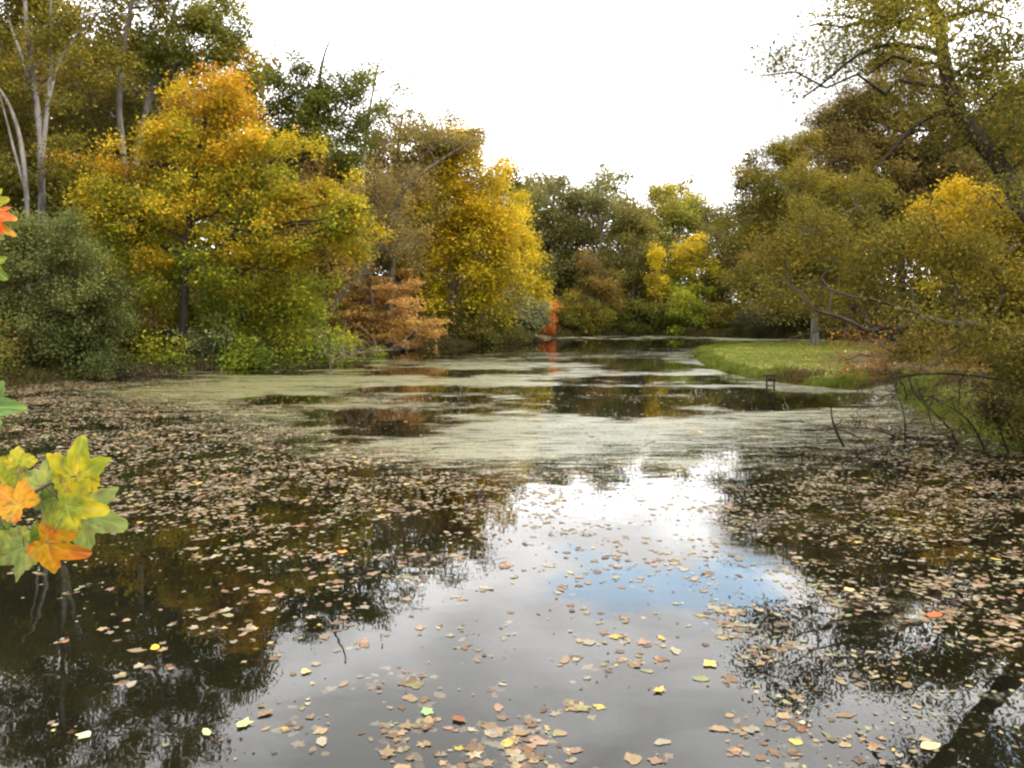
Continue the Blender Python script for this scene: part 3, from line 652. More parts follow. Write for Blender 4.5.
#--BACK--
# ---- the wood behind: a few kinds, copied with their parts
def copy_thing(root, loc, rz, sc, label, group):
    r = root.copy(); COL.objects.link(r); r.location = loc; r.rotation_euler = (0, 0, rz); r.scale = (sc, sc, sc)
    r['label'] = label; r['group'] = group
    for ch in root.children:
        c = ch.copy(); COL.objects.link(c); c.parent = r
    return r

def proto(kind, seed):
    rng = np.random.default_rng(seed)
    b = np.array([0.0, 400.0 + seed * 3, 0.0]); g0 = ground_at(b[0], b[1]); b[2] = g0
    H = 15.0
    L = [(b + np.array([0, 0, 0]) + np.array([rng.uniform(-2, 2), rng.uniform(-2, 2), z]), (r, r, r * 0.8)) for z, r in ((2.2, 2.2), (4.0, 2.8), (6.5, 3.0), (8.5, 3.2), (10.5, 3.0), (13, 2.2), (11, 2.4))]
    pal = {0: OLIVE, 1: GREEN, 2: OLIVEY, 3: TAN}[kind]
    lab = 'x'
    t = tree('wood_tree', lab, 'tree', b, curve(b, b + np.array([rng.uniform(-1, 1), 0, H - 1.5]), 6, 0.02, rng), 0.24, L, pal, leaf=0.30, cover=1.15, clump=1.0, seed=seed, bark=B_GREY if kind != 1 else B_DARK, mat=LEAF_R, twigs=3)
    t['_k'] = kind
    return t
PR = [proto(k, 60 + k) for k in range(4)]
KN = ['olive', 'dark green', 'ochre', 'tan']
rng = np.random.default_rng(5)
used = set()
def plant(x, y, k, sc, adj, where, group):
    z = ground_at(x, y) - 0.1
    rz = rng.uniform(0, 6.28)
    lab = f'{adj}{KN[k]} wood tree {where}'
    if k not in used:
        used.add(k); t = PR[k]; t.location = (x, y, z); t.rotation_euler = (0, 0, rz); t.scale = (sc, sc, sc); t['label'] = lab; t['group'] = group
        del t['_k']
    else:
        t = copy_thing(PR[k], (x, y, z), rz, sc, lab, group)
        if '_k' in t: del t['_k']
GL, GF, GR = 'trees of the wood behind the left bank', 'trees of the wood behind the far shore', 'trees of the wood right of the lawn'
MARK = [(-120, 'outside the left edge beyond the sycamore'), (-40, 'behind the big grey-green shrub'), (60, 'behind the pale forked sycamore'), (110, 'between the sycamore and the golden maple'), (160, 'above the left half of the golden maple'),
        (200, 'behind the top of the golden maple'), (240, 'behind the right half of the golden maple'), (275, 'left of the dark green oak'), (315, 'behind the dark green oak'), (350, 'right of the dark green oak'),
        (400, 'behind the thin leaning tree'), (440, 'left of the tall vine-hung golden tree'), (470, 'behind the tall vine-hung golden tree'), (500, 'between the golden tree and the yellow spire'), (525, 'behind the yellow spire'),
        (560, 'behind the grey-green round-headed tree'), (600, 'behind the tallest airy far tree'), (640, 'behind the golden vine column'), (675, 'behind the green tree topped with yellow'), (710, 'behind the bright yellow-topped tree'),
        (740, 'behind the dark thicket by the lawn'), (780, 'left of the grey-trunked lawn tree'), (825, 'behind the grey-trunked lawn tree'), (865, 'right of the grey-trunked lawn tree'), (900, 'behind the russet oak'),
        (940, 'right of the russet oak'), (975, 'behind the low yellow-orange tree'), (1010, 'behind the big leaning trunk'), (1060, 'at the right edge under the leaning tree'), (1120, 'beyond the right edge behind the arching tree')]
plan = []
def rowof(lst, where, g):
    for (px, D, sc, k) in lst: plan.append((px, D, sc, k, where, g))
rowof([(-60, 48, 1.25, 0), (-20, 56, 1.45, 1), (40, 60, 1.5, 2), (90, 55, 1.35, 0), (130, 64, 1.6, 1), (180, 58, 1.3, 2), (215, 70, 1.65, 0), (-110, 44, 1.2, 1), (-160, 48, 1.3, 2), (10, 74, 1.8, 0), (70, 76, 1.8, 1), (150, 80, 1.75, 3),
       (255, 62, 1.1, 1), (290, 74, 1.3, 3), (335, 66, 0.95, 0), (375, 78, 1.1, 1), (415, 72, 0.95, 3), (450, 84, 1.0, 0), (480, 92, 1.1, 1), (505, 80, 0.8, 0), (240, 86, 1.4, 0), (310, 90, 1.35, 1), (350, 92, 1.3, 0), (395, 96, 1.2, 2), (432, 98, 1.2, 1),
       (60, 46, 0.8, 0), (100, 44, 0.7, 1), (250, 50, 0.6, 0), (285, 52, 0.65, 2), (0, 42, 0.75, 1)], '', GL)
rowof([(500, 112, 1.2, 1), (530, 120, 1.25, 0), (565, 112, 1.05, 3), (600, 124, 1.25, 1), (630, 114, 1.05, 0), (665, 126, 1.25, 2), (700, 116, 1.05, 0), (720, 108, 0.95, 1), (760, 118, 1.15, 0), (590, 106, 0.75, 1), (650, 105, 0.7, 0), (550, 108, 0.8, 0), (610, 104, 0.6, 0), (680, 104, 0.6, 1)], '', GF)
rowof([(800, 104, 1.1, 1), (850, 98, 1.2, 0), (900, 92, 1.25, 2), (950, 84, 1.3, 0), (1000, 76, 1.3, 3), (1050, 66, 1.25, 0), (920, 70, 0.9, 2), (1010, 52, 0.85, 1), (1090, 50, 1.1, 2), (980, 60, 0.9, 0), (1060, 38, 0.8, 0), (1150, 34, 1.0, 1), (870, 82, 0.8, 1), (1110, 26, 0.75, 2),
       (780, 92, 0.7, 0), (830, 88, 0.7, 1), (745, 96, 0.7, 0), (960, 72, 0.7, 1), (1030, 46, 0.65, 2)], '', GR)
def mark(px): return min(MARK, key=lambda m_: abs(m_[0] - px))[1]
seen = {}
for q in sorted(plan, key=lambda q: q[1]):
    seen.setdefault((q[3], mark(q[0])), []).append(q)
for (k, mk), qs in seen.items():
    for i, q in enumerate(qs):
        adj = '' if len(qs) == 1 else ('nearer ', 'farther ', 'farthest ')[i]
        p = P(q[0], 330, q[1]); plant(p[0], p[1], k, q[2] * {GL: 1.0, GF: 1.16, GR: 1.12}[q[5]], adj, mk, q[5])

# understorey bushes along the banks
def bush(seed, pal, D=0):
    rng = np.random.default_rng(seed); b = np.array([30.0 + seed, 400.0, 0.0]); b[2] = ground_at(b[0], b[1])
    L = [(b + np.array([rng.uniform(-.7, .7), rng.uniform(-.5, .5), z]), (r, r, r * 0.75)) for z, r in ((0.9, 1.2), (1.6, 1.1), (0.7, 1.1))]
    return tree('undergrowth_bush', 'x', 'shrub', b, curve(b, b + np.array([0, 0, 1.8]), 4, 0.05, rng), 0.05, L, pal, leaf=0.14, cover=1.5, clump=0.4, seed=seed, bark=B_DARK, mat=LEAF_R, twigs=3)
BP = [bush(1, OLIVE), bush(2, GREEN), bush(3, TAN)]
BN = ['olive', 'dark green', 'tan']
ub = set()
def plant_bush(x, y, k, sc, lab, group):
    z = ground_at(x, y) - 0.05; rz = rng.uniform(0, 6.28)
    if k not in ub:
        ub.add(k); t = BP[k]; t.location = (x, y, z); t.rotation_euler = (0, 0, rz); t.scale = (sc,) * 3; t['label'] = lab; t['group'] = group
    else: copy_thing(BP[k], (x, y, z), rz, sc, lab, group)
BM = {}
blist = []
for i, (px, py) in enumerate([(-60, 392), (-20, 388), (10, 383), (60, 377), (110, 372), (150, 369), (200, 366), (250, 362), (300, 359), (335, 354), (360, 350), (400, 346), (440, 343), (475, 341), (505, 339.5), (530, 338)]):
    q = G(px, py); q = q * (1 + (0.5 + 0.7 * (i % 3)) / np.linalg.norm(q)); blist.append((px, q, i % 3, 1.0 + 0.3 * rng.uniform(-1, 1), 'on the left bank', 'undergrowth of the left bank'))
    for e, kk in ((6.5, 1), (11.0, 2)):
        q2 = q * (1 + e / np.linalg.norm(q)); blist.append((px, q2, (i + kk) % 3, 1.35 + 0.3 * rng.uniform(-1, 1), ('up the slope' if e < 8 else 'deep in the wood') + ' of the left bank', 'undergrowth of the left bank'))
for i, (px, D) in enumerate([(560, 95), (585, 98), (610, 97), (635, 99), (660, 97), (685, 98), (710, 95), (740, 92), (765, 90), (800, 86), (830, 82), (860, 80), (575, 102), (622, 104), (672, 103), (725, 99), (780, 97), (845, 90)]):
    blist.append((px, P(px, 335, D)[:2], i % 3, 1.7 + 0.3 * rng.uniform(-1, 1), 'on the far shore' if i < 12 else 'behind the far shore', 'undergrowth of the far shore'))
for i, (px, D) in enumerate([(890, 74), (925, 70), (960, 64), (1000, 56), (1040, 48), (1000, 36), (1060, 30), (1040, 24), (1090, 20), (875, 80), (940, 76), (985, 66), (1030, 38)]):
    blist.append((px, P(px, 335, D)[:2], i % 3, 1.3 + 0.3 * rng.uniform(-1, 1), 'at the right edge of the lawn', 'undergrowth right of the lawn'))
for px, q, k, sc, wh, gr in blist:
    key = (k, wh, mark(px)); BM[key] = BM.get(key, 0) + 1
    wh = wh.replace('on the left bank', 'at the waterline').replace('up the slope of the left bank', 'up the slope').replace('deep in the wood of the left bank', 'deep in the wood').replace('on the far shore', 'on the shore').replace('behind the far shore', 'in the wood').replace('at the right edge of the lawn', 'past the lawn')
    lab = f'{BN[k]} bush {wh}, {mark(px)}' if BM[key] == 1 else f'second {BN[k]} bush {wh}, {mark(px)}'
    plant_bush(q[0], q[1], k, sc, lab, gr)
#--DETAIL--
# ------------------------------------------------------------------ grass of the lawn and its bank
def blades(name, label, n, region, hfun, wdt, pal, seed):
    rng = np.random.default_rng(seed)
    x, y, d = region(rng, n)
    z = height(x, y) - 0.02
    h = hfun(x, y, d, rng)
    a = rng.uniform(0, 2 * math.pi, len(x)); lean = rng.normal(size=(len(x), 2)) * 0.35 * h[:, None]
    b = np.stack([x, y, z], 1); wd = wdt * rng.uniform(0.6, 1.4, len(x))
    sx = np.stack([np.cos(a) * wd, np.sin(a) * wd, a * 0], 1)
    mid = b + np.stack([lean[:, 0] * 0.35, lean[:, 1] * 0.35, h * 0.6], 1); tip = b + np.stack([lean[:, 0], lean[:, 1], h], 1)
    v = np.stack([b - sx, b + sx, mid + sx * 0.7, tip, mid - sx * 0.7], 1).reshape(-1, 3)
    col = pal_mix(pal, rng.uniform(0, 1, len(x)) * 0.6 + 0.4 * fbm(x * 0.5, y * 0.5, 3)) * rng.uniform(0.8, 1.2, len(x))[:, None]
    m_ = MB(); m_.add(v, np.arange(len(v)).reshape(-1, 5), np.repeat(col, 5, 0))
    o_ = m_.build(name, GRASS); return tag(o_, label, 'grass', kind='stuff')
def lawn_region(rng, n):
    y = 14 + 58 * rng.uniform(0, 1, n) ** 0.9; x = rng.uniform(6, 44, n); d = sdf(x, y)
    k = (d > 0.02) & (lawnness(x, y) > 0.3) & (x < 0.8 * y + 2)
    return x[k], y[k], d[k]
GP = [(0.07, 0.088, 0.016), (0.115, 0.138, 0.02), (0.18, 0.18, 0.038)]
blades('lawn_grass', 'bright green mown grass of the lawn beside the pond', 230000, lawn_region, lambda x, y, d, r: 0.05 + 0.05 * r.uniform(0, 1, len(x)), 0.016, GP, 1)
def edge_region(rng, n):
    i0, i1 = 19, len(shore_px) + 1
    seg = pond[i0:i1 + 1]; L = np.linalg.norm(np.diff(seg, axis=0), axis=1); cs = np.concatenate([[0], np.cumsum(L)])
    s = rng.uniform(0, cs[-1], n); k = np.clip(np.searchsorted(cs, s) - 1, 0, len(L) - 1); f = (s - cs[k]) / L[k]
    p = seg[k] * (1 - f[:, None]) + seg[k + 1] * f[:, None] + rng.normal(size=(n, 2)) * 0.35
    d = sdf(p[:, 0], p[:, 1]); q = (d > -0.12) & (d < 0.9)
    return p[q, 0], p[q, 1], d[q]
blades('bank_grass', 'long uncut grass drooping over the lawn bank at the waterline', 60000, edge_region, lambda x, y, d, r: 0.08 + 0.6 * r.uniform(0.3, 1, len(x)) * np.clip((fbm(x * 0.9, y * 0.9, 8) - 0.3) * 1.8, 0.1, 1.2), 0.014, [(0.045, 0.052, 0.012), (0.10, 0.13, 0.018), (0.17, 0.19, 0.035)], 2)

def shore_region(i0, i1, spread, lo, hi):
    def f(rng, n):
        seg = pond[i0:i1 + 1]; L = np.linalg.norm(np.diff(seg, axis=0), axis=1); cs = np.concatenate([[0], np.cumsum(L)])
        s_ = rng.uniform(0, cs[-1], n); k = np.clip(np.searchsorted(cs, s_) - 1, 0, len(L) - 1); f_ = (s_ - cs[k]) / L[k]
        p = seg[k] * (1 - f_[:, None]) + seg[k + 1] * f_[:, None] + rng.normal(size=(n, 2)) * spread
        d = sdf(p[:, 0], p[:, 1]); q = (d > lo) & (d < hi) & (fbm(p[:, 0] * 0.7, p[:, 1] * 0.7, 44) > 0.36)
        return p[q, 0], p[q, 1], d[q]
    return f
WP = [(0.015, 0.016, 0.007), (0.035, 0.036, 0.012), (0.06, 0.05, 0.018), (0.08, 0.08, 0.02)]
blades('bank_weeds', 'tangled olive and brown weeds hanging over the left waterline', 60000, shore_region(0, 11, 0.9, -0.25, 3.0), lambda x, y, d, r: 0.10 + 0.5 * r.uniform(0, 1, len(x)) * fbm(x, y, 48), 0.03, WP, 5)
r3 = np.random.default_rng(77); lx = r3.uniform(8, 40, 9000); ly = r3.uniform(22, 70, 9000); kl = (sdf(lx, ly) > 0.2) & (r3.uniform(0, 1, 9000) < 0.05 + 0.6 * (lx > 0.36 * ly)) & (lx < 0.7 * ly)
lx, ly = lx[kl], ly[kl]; lmb = MB(); lc = np.array([(0.30, 0.16, 0.04), (0.18, 0.09, 0.03), (0.38, 0.26, 0.05)])[r3.integers(0, 3, len(lx))]
leaf_quads(lmb, np.stack([lx, ly, height(lx, ly) + 0.07], 1), 0.11, lc, r3, 2.0, 0.8); tag(lmb.build('lawn_leaves', DRY), 'fallen leaves strewn over the lawn under the trees', 'leaf litter', kind='stuff')
blades('bank_weeds', 'brown dead weeds in the notch between the lawn and the near grass clump', 9000, shore_region(26, 33, 0.8, -0.15, 2.6), lambda x, y, d, r: 0.12 + 0.45 * r.uniform(0, 1, len(x)) * fbm(x, y, 48), 0.02, [(0.03, 0.02, 0.01), (0.08, 0.055, 0.025), (0.12, 0.09, 0.04)], 7)
blades('bank_weeds', 'low dark weeds along the foot of the far shore', 30000, shore_region(12, 17, 1.6, -0.3, 5.0), lambda x, y, d, r: 0.2 + 1.2 * r.uniform(0, 1, len(x)) * fbm(x, y, 48), 0.06, WP, 6)

# ------------------------------------------------------------------ fallen leaves on the water
def outline(kind, rng):
    if kind == 0:      # lobed plane / maple leaf
        n = 15; a = np.linspace(0, 2 * math.pi, n, endpoint=False) + math.pi / 2
        r = np.array([1.0, .55, .68, .85, .48, .62, .72, .5, .25, .5, .72, .62, .5, .85, .6])
        r = np.array([1.0, .55, .60, .95, .55, .50, .70, .42, .45, .70, .50, .55, .95, .60, .55])
    elif kind == 1:    # tulip / squarish
        n = 10; a = np.linspace(0, 2 * math.pi, n, endpoint=False) + math.pi / 2
        r = np.array([.75, .95, .60, .90, .80, .55, .80, .90, .60, .95])
    else:              # oval
        n = 10; a = np.linspace(0, 2 * math.pi, n, endpoint=False) + math.pi / 2
        r = 1 / np.sqrt((np.sin(a)) ** 2 + (np.cos(a) / 0.5) ** 2)
    r = r * rng.uniform(0.72, 1.15, n); r[rng.integers(n)] *= rng.uniform(0.5, 1.0)
    return np.stack([r * np.cos(a), r * np.sin(a)], 1)
def leaf_mesh(rng, x, y, z, size, col, kind=None, curl=None):
    kind = rng.choice([0, 0, 1, 2]) if kind is None else kind
    o_ = outline(kind, rng) * size / 2; n = len(o_); rot = rng.uniform(0, 2 * math.pi); c_, s_ = math.cos(rot), math.sin(rot)
    inner = o_ * 0.5
    curl = rng.uniform(0.0, 0.5) ** 2.2 if curl is None else curl
    def zz(q, k): 
        return k * curl * size * 0.5 * ((q[:, 0] / (size / 2)) ** 2 * rng.uniform(0.3, 1.3) + (q[:, 1] / (size / 2)) ** 2 * rng.uniform(-0.1, 0.7))
    k = 1 + 0.25 * rng.normal(size=n)
    P3 = np.concatenate([[[0, 0, 0]], np.column_stack([inner, zz(inner, 1)]), np.column_stack([o_, zz(o_, 1) * k])])
    xy = P3[:, :2] @ np.array([[c_, s_], [-s_, c_]])
    v = np.column_stack([xy[:, 0] + x, xy[:, 1] + y, P3[:, 2] + z])
    j = np.arange(n); j2 = (j + 1) % n
    tri = np.stack([j * 0, 1 + j, 1 + j2], 1); quad = np.stack([1 + j, 1 + n + j, 1 + n + j2, 1 + j2], 1)
    shade = np.concatenate([[0.8], rng.uniform(0.85, 1.0, n), rng.uniform(0.75, 1.15, n)])[:, None]
    return v, tri, quad, np.clip(np.asarray(col)[None] * shade, 0, 1)
LC = {'tan': (0.20, 0.138, 0.07), 'brown': (0.105, 0.06, 0.03), 'pale grey': (0.21, 0.18, 0.12), 'yellow': (0.36, 0.26, 0.055), 'rust': (0.17, 0.07, 0.03), 'olive': (0.16, 0.155, 0.06), 'pinkish': (0.20, 0.12, 0.075)}
CN = list(LC); CW = np.array([.36, .20, .20, .035, .04, .07, .095])
rng = np.random.default_rng(11)
# candidates over the visible water (and a margin)
NC = 420000
yy = 3.4 + (38 - 3.4) * rng.uniform(0, 1, NC) ** 0.9; half = 0.72 * yy + 1.0
xx = rng.uniform(-1, 1, NC) * (0.72 * 38 + 1)
k = np.abs(xx) < half; xx, yy = xx[k], yy[k]
dens = table(LT, xx, yy) * (1 - 0.85 * clear(xx, yy))
f1 = fbm(xx * 0.9, yy * 0.9, 21); f2 = fbm(xx * 2.6, yy * 2.6, 31, 3)
thr = dens * 1.15
val = 0.55 * f1 + 0.45 * f2
# clumpy: local multiplier rises where noise is high, more so for sparse water
mult = np.clip((val - 0.5) * np.where(dens < 0.25, 14, 8) + 1.0, 0, 3.2)
pr = dens * mult * np.where(dens > 0.3, 0.85, 0.6)
uu_, vv_ = to_px(xx, yy); pr = pr * (1 + 3.4 * np.exp(-((uu_ - 470) / 180) ** 2 - ((vv_ - 715) / 48) ** 2)) * np.where(yy < 8, np.where(dens > 0.2, 1.3, 0.9), 1.0)
keep = (rng.uniform(0, 1, len(xx)) < pr) & (sdf(xx, yy) < -0.03)
xx, yy, dens = xx[keep], yy[keep], dens[keep]
near_i = np.nonzero(yy < 13)[0]; ch = rng.poisson(2.6, len(near_i)) * (rng.uniform(0, 1, len(near_i)) < 0.45); par = np.repeat(near_i, ch)
an = rng.uniform(0, 6.283, len(par)); rd = rng.uniform(0.03, 0.16, len(par))
xx = np.concatenate([xx, xx[par] + rd * np.cos(an)]); yy = np.concatenate([yy, yy[par] + rd * np.sin(an)]); dens = np.concatenate([dens, dens[par]])
u, v = to_px(xx, yy)
size = (rng.gamma(4.5, 0.0165, len(xx)) * np.where(yy < 9, 1.15, 0.92)).clip(0.03, 0.17) * np.where(u > 740, 0.85, 1.0)
raft = np.exp(-(((u - 480) / 190) ** 2 + ((v - 715) / 60) ** 2)) > 0.3
zz_ = np.where(rng.uniform(0, 1, len(xx)) < np.where(raft, 0.42, 0.15), -rng.uniform(0.006, 0.03, len(xx)), 0.004)
print('floating leaves', len(xx))
ci = rng.choice(len(CN), len(xx), p=CW / CW.sum())
gl_ = rng.uniform(0.5, 1.05, len(xx))
inview = (u > -5) & (u < 1029) & (v < 775)
score = np.where(inview, size / yy ** 1.3 * np.where(zz_ > 0, 1, 0.6), -1)
top = set(np.argsort(-score)[:285].tolist())
def region_of(u, v):
    if v > 640 and 300 < u < 640: return 'in the leaf raft at the bottom centre'
    if u < 480 and v > 560: return 'on the dark reflecting water at the lower left'
    if u < 480: return 'in the leaf drift left of the sky reflection'
    if u < 740: return 'on the bright sky reflection'
    return 'on the mottled water at the lower right'
LMARK = [(935, 615, 'the large orange-red leaf'), (343, 552, 'the vivid orange leaf'), (244, 724, 'the pale yellow lobed leaf'), (84, 735, 'the cream-yellow leaf at bottom left'),
         (155, 647, 'the golden slender leaf'), (427, 712, 'the fresh green leaf in the raft'), (710, 664, 'the amber leaf'), (660, 690, 'the orange-tan leaf'),
         (930, 746, 'the straw-coloured oblong leaf'), (850, 590, 'the creamy tan broad leaf'), (305, 671, 'the round yellow leaf'), (60, 600, 'the hanging sprig'), (650, 590, 'the blue reflected sky'),
         (540, 735, 'the lower end of the raft'), (800, 720, 'the leaf patch by the grass')]
far_m = MB(); pos_far = []
for i in range(len(xx)):
    col = np.array(LC[CN[ci[i]]]) * gl_[i]
    if i in top:
        sub = zz_[i] < 0
        kd = int(rng.choice([0, 0, 1, 2]))
        vv, t3, q4, cc = leaf_mesh(rng, 0, 0, 0, size[i], col, kd, 0.04 if sub else None)
        m_ = MB(); m_.add(vv, t3, cc); m_.f.append(q4); o_ = m_.build('floating_leaf', DRY, None, True)
        o_.location = (float(xx[i]), float(yy[i]), float(zz_[i]))
        reg = region_of(u[i], v[i]); st = 'sunken' if sub else 'floating'
        lm = min(LMARK, key=lambda q: math.hypot(q[0] - u[i], (q[1] - v[i]) * 1.6)); dx_, dy_ = u[i] - lm[0], (v[i] - lm[1]) * 1.6
        rel = ('right of' if dx_ > 0 else 'left of') if abs(dx_) > abs(dy_) else ('below' if dy_ > 0 else 'above')
        dist = 'just ' if math.hypot(dx_, dy_) < 45 else ('far ' if math.hypot(dx_, dy_) > 100 else '')
        sz = 'tiny' if size[i] < 0.085 else ('small' if size[i] < 0.105 else ('broad' if size[i] < 0.13 else 'large'))
        tag(o_, f"{sz} {CN[ci[i]]} {('lobed', 'ragged', 'oval')[kd]} {st} leaf {dist}{rel} {lm[2]}", 'leaf', f'{CN[ci[i]]} {st} leaves scattered on the near water')
    elif yy[i] < 13:
        vv, t3, q4, cc = leaf_mesh(rng, xx[i], yy[i], zz_[i], size[i], col, curl=0.04 if zz_[i] < 0 else None)
        far_m.add(vv, t3, cc); far_m.f.append(q4 + far_m.n - len(vv))
    else: pos_far.append(i)
pf = np.array(pos_far); n = len(pf)
a = rng.uniform(0, 2 * math.pi, (n, 1)) + np.array([0, 1.1, 2.1, 3.1, 4.2, 5.2])[None]
r = size[pf][:, None] * 0.5 * rng.uniform(0.45, 1.1, (n, 6))
zt = np.maximum(0.003, 0.003 + rng.uniform(-0.08, 0.10, (n, 6)) * size[pf][:, None])
v6 = np.stack([xx[pf][:, None] + r * np.cos(a), yy[pf][:, None] + r * np.sin(a), zt], -1).reshape(-1, 3)
cf = np.array([LC[c] for c in CN])[ci[pf]] * gl_[pf][:, None]
far_m.add(v6, np.arange(n * 6).reshape(n, 6), np.repeat(cf, 6, 0))
# crumbs, seeds and torn bits between the leaves
r2 = np.random.default_rng(23); nf = 330000
fy = 3.6 + 26 * r2.uniform(0, 1, nf) ** 0.75; fx = r2.uniform(-1, 1, nf) * (0.72 * fy + 0.8)
fd = table(LT, fx, fy) * 0.6 + table(FT, fx, fy) * 0.45; fu, fv = to_px(fx, fy)
fd = fd * np.clip((fbm(fx * 1.7, fy * 1.7, 61) - 0.42) * 7, 0, 2.2) * (1 - clear(fx, fy)) * np.clip(fy / 9, 0.35, 1)
kk = (r2.uniform(0, 1, nf) < fd * 0.42) & (sdf(fx, fy) < -0.02)
fx, fy, fu = fx[kk], fy[kk], fu[kk]; nf = len(fx)
an = r2.uniform(0, 6.283, (nf, 1)) + np.array([0, 1.3, 2.9, 4.4])[None]; rr = r2.gamma(3, 0.006, nf).clip(0.006, 0.045)[:, None] * r2.uniform(0.4, 1.1, (nf, 4))
v4 = np.stack([fx[:, None] + rr * np.cos(an), fy[:, None] + rr * np.sin(an), np.full((nf, 4), 0.0035) + r2.uniform(0, 0.006, (nf, 4))], -1).reshape(-1, 3)
pc = np.array([(0.20, 0.16, 0.08), (0.10, 0.075, 0.035), (0.17, 0.17, 0.08), (0.24, 0.21, 0.13), (0.06, 0.05, 0.03)])[r2.integers(0, 5, nf)] * r2.uniform(0.6, 1.1, (nf, 1))
far_m.add(v4, np.arange(nf * 4).reshape(nf, 4), np.repeat(pc, 4, 0))
tag(far_m.build('leaf_litter', DRY), 'countless small fallen leaves drifting over the pond surface', 'leaf litter', kind='stuff')

def special(px, py, size, col, kind, label, curl=0.12):
    q = G(px, py, 0.01); r_ = np.random.default_rng(int(px * 7 + py))
    vv, t3, q4, cc = leaf_mesh(r_, 0, 0, 0, size, col, kind, curl)
    m_ = MB(); m_.add(vv, t3, cc); m_.f.append(q4); o_ = m_.build('floating_leaf', DRY, None, True); o_.location = (q[0], q[1], 0.012)
    tag(o_, label, 'leaf')
special(935, 615, 0.21, (0.42, 0.07, 0.02), 2, 'large orange-red leaf on the mottled water at right')
special(343, 552, 0.17, (0.55, 0.17, 0.03), 0, 'vivid orange leaf on dark water left of the sky reflection')
special(244, 724, 0.17, (0.42, 0.42, 0.12), 0, 'pale yellow lobed leaf beside a brown one at lower left')
special(266, 713, 0.13, (0.16, 0.09, 0.04), 2, 'brown curled leaf touching the pale yellow lobed leaf', 0.3)
special(84, 735, 0.12, (0.45, 0.42, 0.20), 1, 'pale cream-yellow leaf near the bottom left corner')
special(155, 647, 0.15, (0.50, 0.32, 0.03), 2, 'golden yellow slender leaf on dark water under the sprig', 0.2)
special(427, 712, 0.15, (0.16, 0.30, 0.10), 0, 'fresh green leaf in the middle of the leaf raft')
special(457, 719, 0.13, (0.14, 0.05, 0.02), 2, 'dark brown upturned leaf in the leaf raft', 0.35)
special(710, 664, 0.15, (0.52, 0.32, 0.06), 1, 'amber leaf at the edge of the bright reflection')
special(206, 732, 0.11, (0.42, 0.42, 0.14), 2, 'lime yellow leaf left of the pale yellow lobed leaf')
special(660, 690, 0.12, (0.48, 0.26, 0.05), 0, 'orange-tan leaf below the blue sky patch')
special(930, 746, 0.17, (0.42, 0.34, 0.14), 2, 'straw-coloured oblong leaf by the grass blades')
special(850, 590, 0.15, (0.46, 0.34, 0.14), 1, 'creamy tan broad leaf among the green scum at right')
special(305, 671, 0.10, (0.48, 0.33, 0.08), 1, 'small round yellow leaf alone on the grey reflection')

# ------------------------------------------------------------------ wooden frame, sticks, brush in the water
D = 27.5; b = P(770, 392, D); b[2] = 0.0
fr_ = empty('wooden_frame', (b[0], b[1], 0.0), 'small dark wooden frame on two posts standing in the pond', 'wooden frame')
wv = 0.13
for s_ in (-1, 1):
    m_ = MB(); m_.tube([(s_ * wv, 0, -0.7), (s_ * wv + 0.01, 0, 0.1), (s_ * wv * 0.98, 0, 0.58)], [0.036, 0.034, 0.032], 8); m_.build('post', WOOD, fr_, True)
m_ = MB(); m_.box((-0.24, -0.05, 0.56), (0.20, 0.05, 0.62)); m_.build('top_board', WOOD, fr_)
m_ = MB(); m_.box((-wv, -0.058, 0.40), (wv + 0.03, -0.034, 0.52)); m_.build('crossbar', WOOD, fr_)
m_ = MB(); m_.box((-wv, -0.045, 0.20), (wv + 0.02, -0.034, 0.24)); m_.build('crossbar', WOOD, fr_)

def stick(pts, D, r, label, seed, tw=4, name='dead_branch', bark=B_DARK):
    tw = int(tw * 1.8) if tw > 4 else tw
    rng = np.random.default_rng(seed)
    p = smooth_path([P(a, b_, D + (q[0] if q else 0)) for a, b_, *q in pts], 2); p[0][2] = min(p[0][2], -0.1)
    m_ = MB(); m_.tube(p, np.linspace(r, r * 0.3, len(p)), 7)
    for _ in range(tw):
        j = rng.integers(2, len(p) - 1); L = np.linalg.norm(p[-1] - p[0]) * rng.uniform(0.15, 0.45)
        e = p[j] + np.array([rng.normal(), rng.normal() * 0.6, abs(rng.normal()) * 0.7]) * L * 0.7
        c_ = curve(p[j], e, 5, 0.07, rng); m_.tube(c_, np.linspace(r * 0.45, r * 0.12, 5), 4)
        for _ in range(2):
            e2 = c_[3] + rng.normal(size=3) * L * 0.3; m_.tube(curve(c_[2], e2, 4, 0.05, rng), np.linspace(r * 0.25, r * 0.08, 4), 3)
    o_ = m_.build(name, bark, None, True, (p[0][0], p[0][1], 0.0)); tag(o_, label, 'branch'); return o_
stick([(846, 450), (838, 436), (832, 420), (831, 407)], 16.3, 0.035, 'dark crooked stick poking up alone from the water', 1, 1)
stick([(905, 441), (890, 434), (870, 428), (850, 428)], 17.2, 0.025, 'thin bare branch lying low right of the crooked stick', 2, 8)
stick([(958, 446), (948, 425), (925, 405), (915, 380)], 16.6, 0.028, 'bare forked branch rising beside the near grass clump', 3, 10)
stick([(905, 440), (905, 415), (898, 395), (890, 372)], 16.8, 0.022, 'upright bare twig cluster under the arching tree', 4, 10)
stick([(985, 450), (975, 428), (960, 412), (935, 400)], 16.0, 0.026, 'bare twiggy branch leaning left at the dark bank', 5, 10)
stick([(1010, 458), (1000, 430), (990, 410), (992, 385)], 15.6, 0.028, 'rightmost bare branch standing at the dark bank', 6, 10)
stick([(870, 452), (862, 440), (845, 430), (800, 422)], 16.2, 0.014, 'long thin twig reaching left over the leaf-covered water', 7, 6)
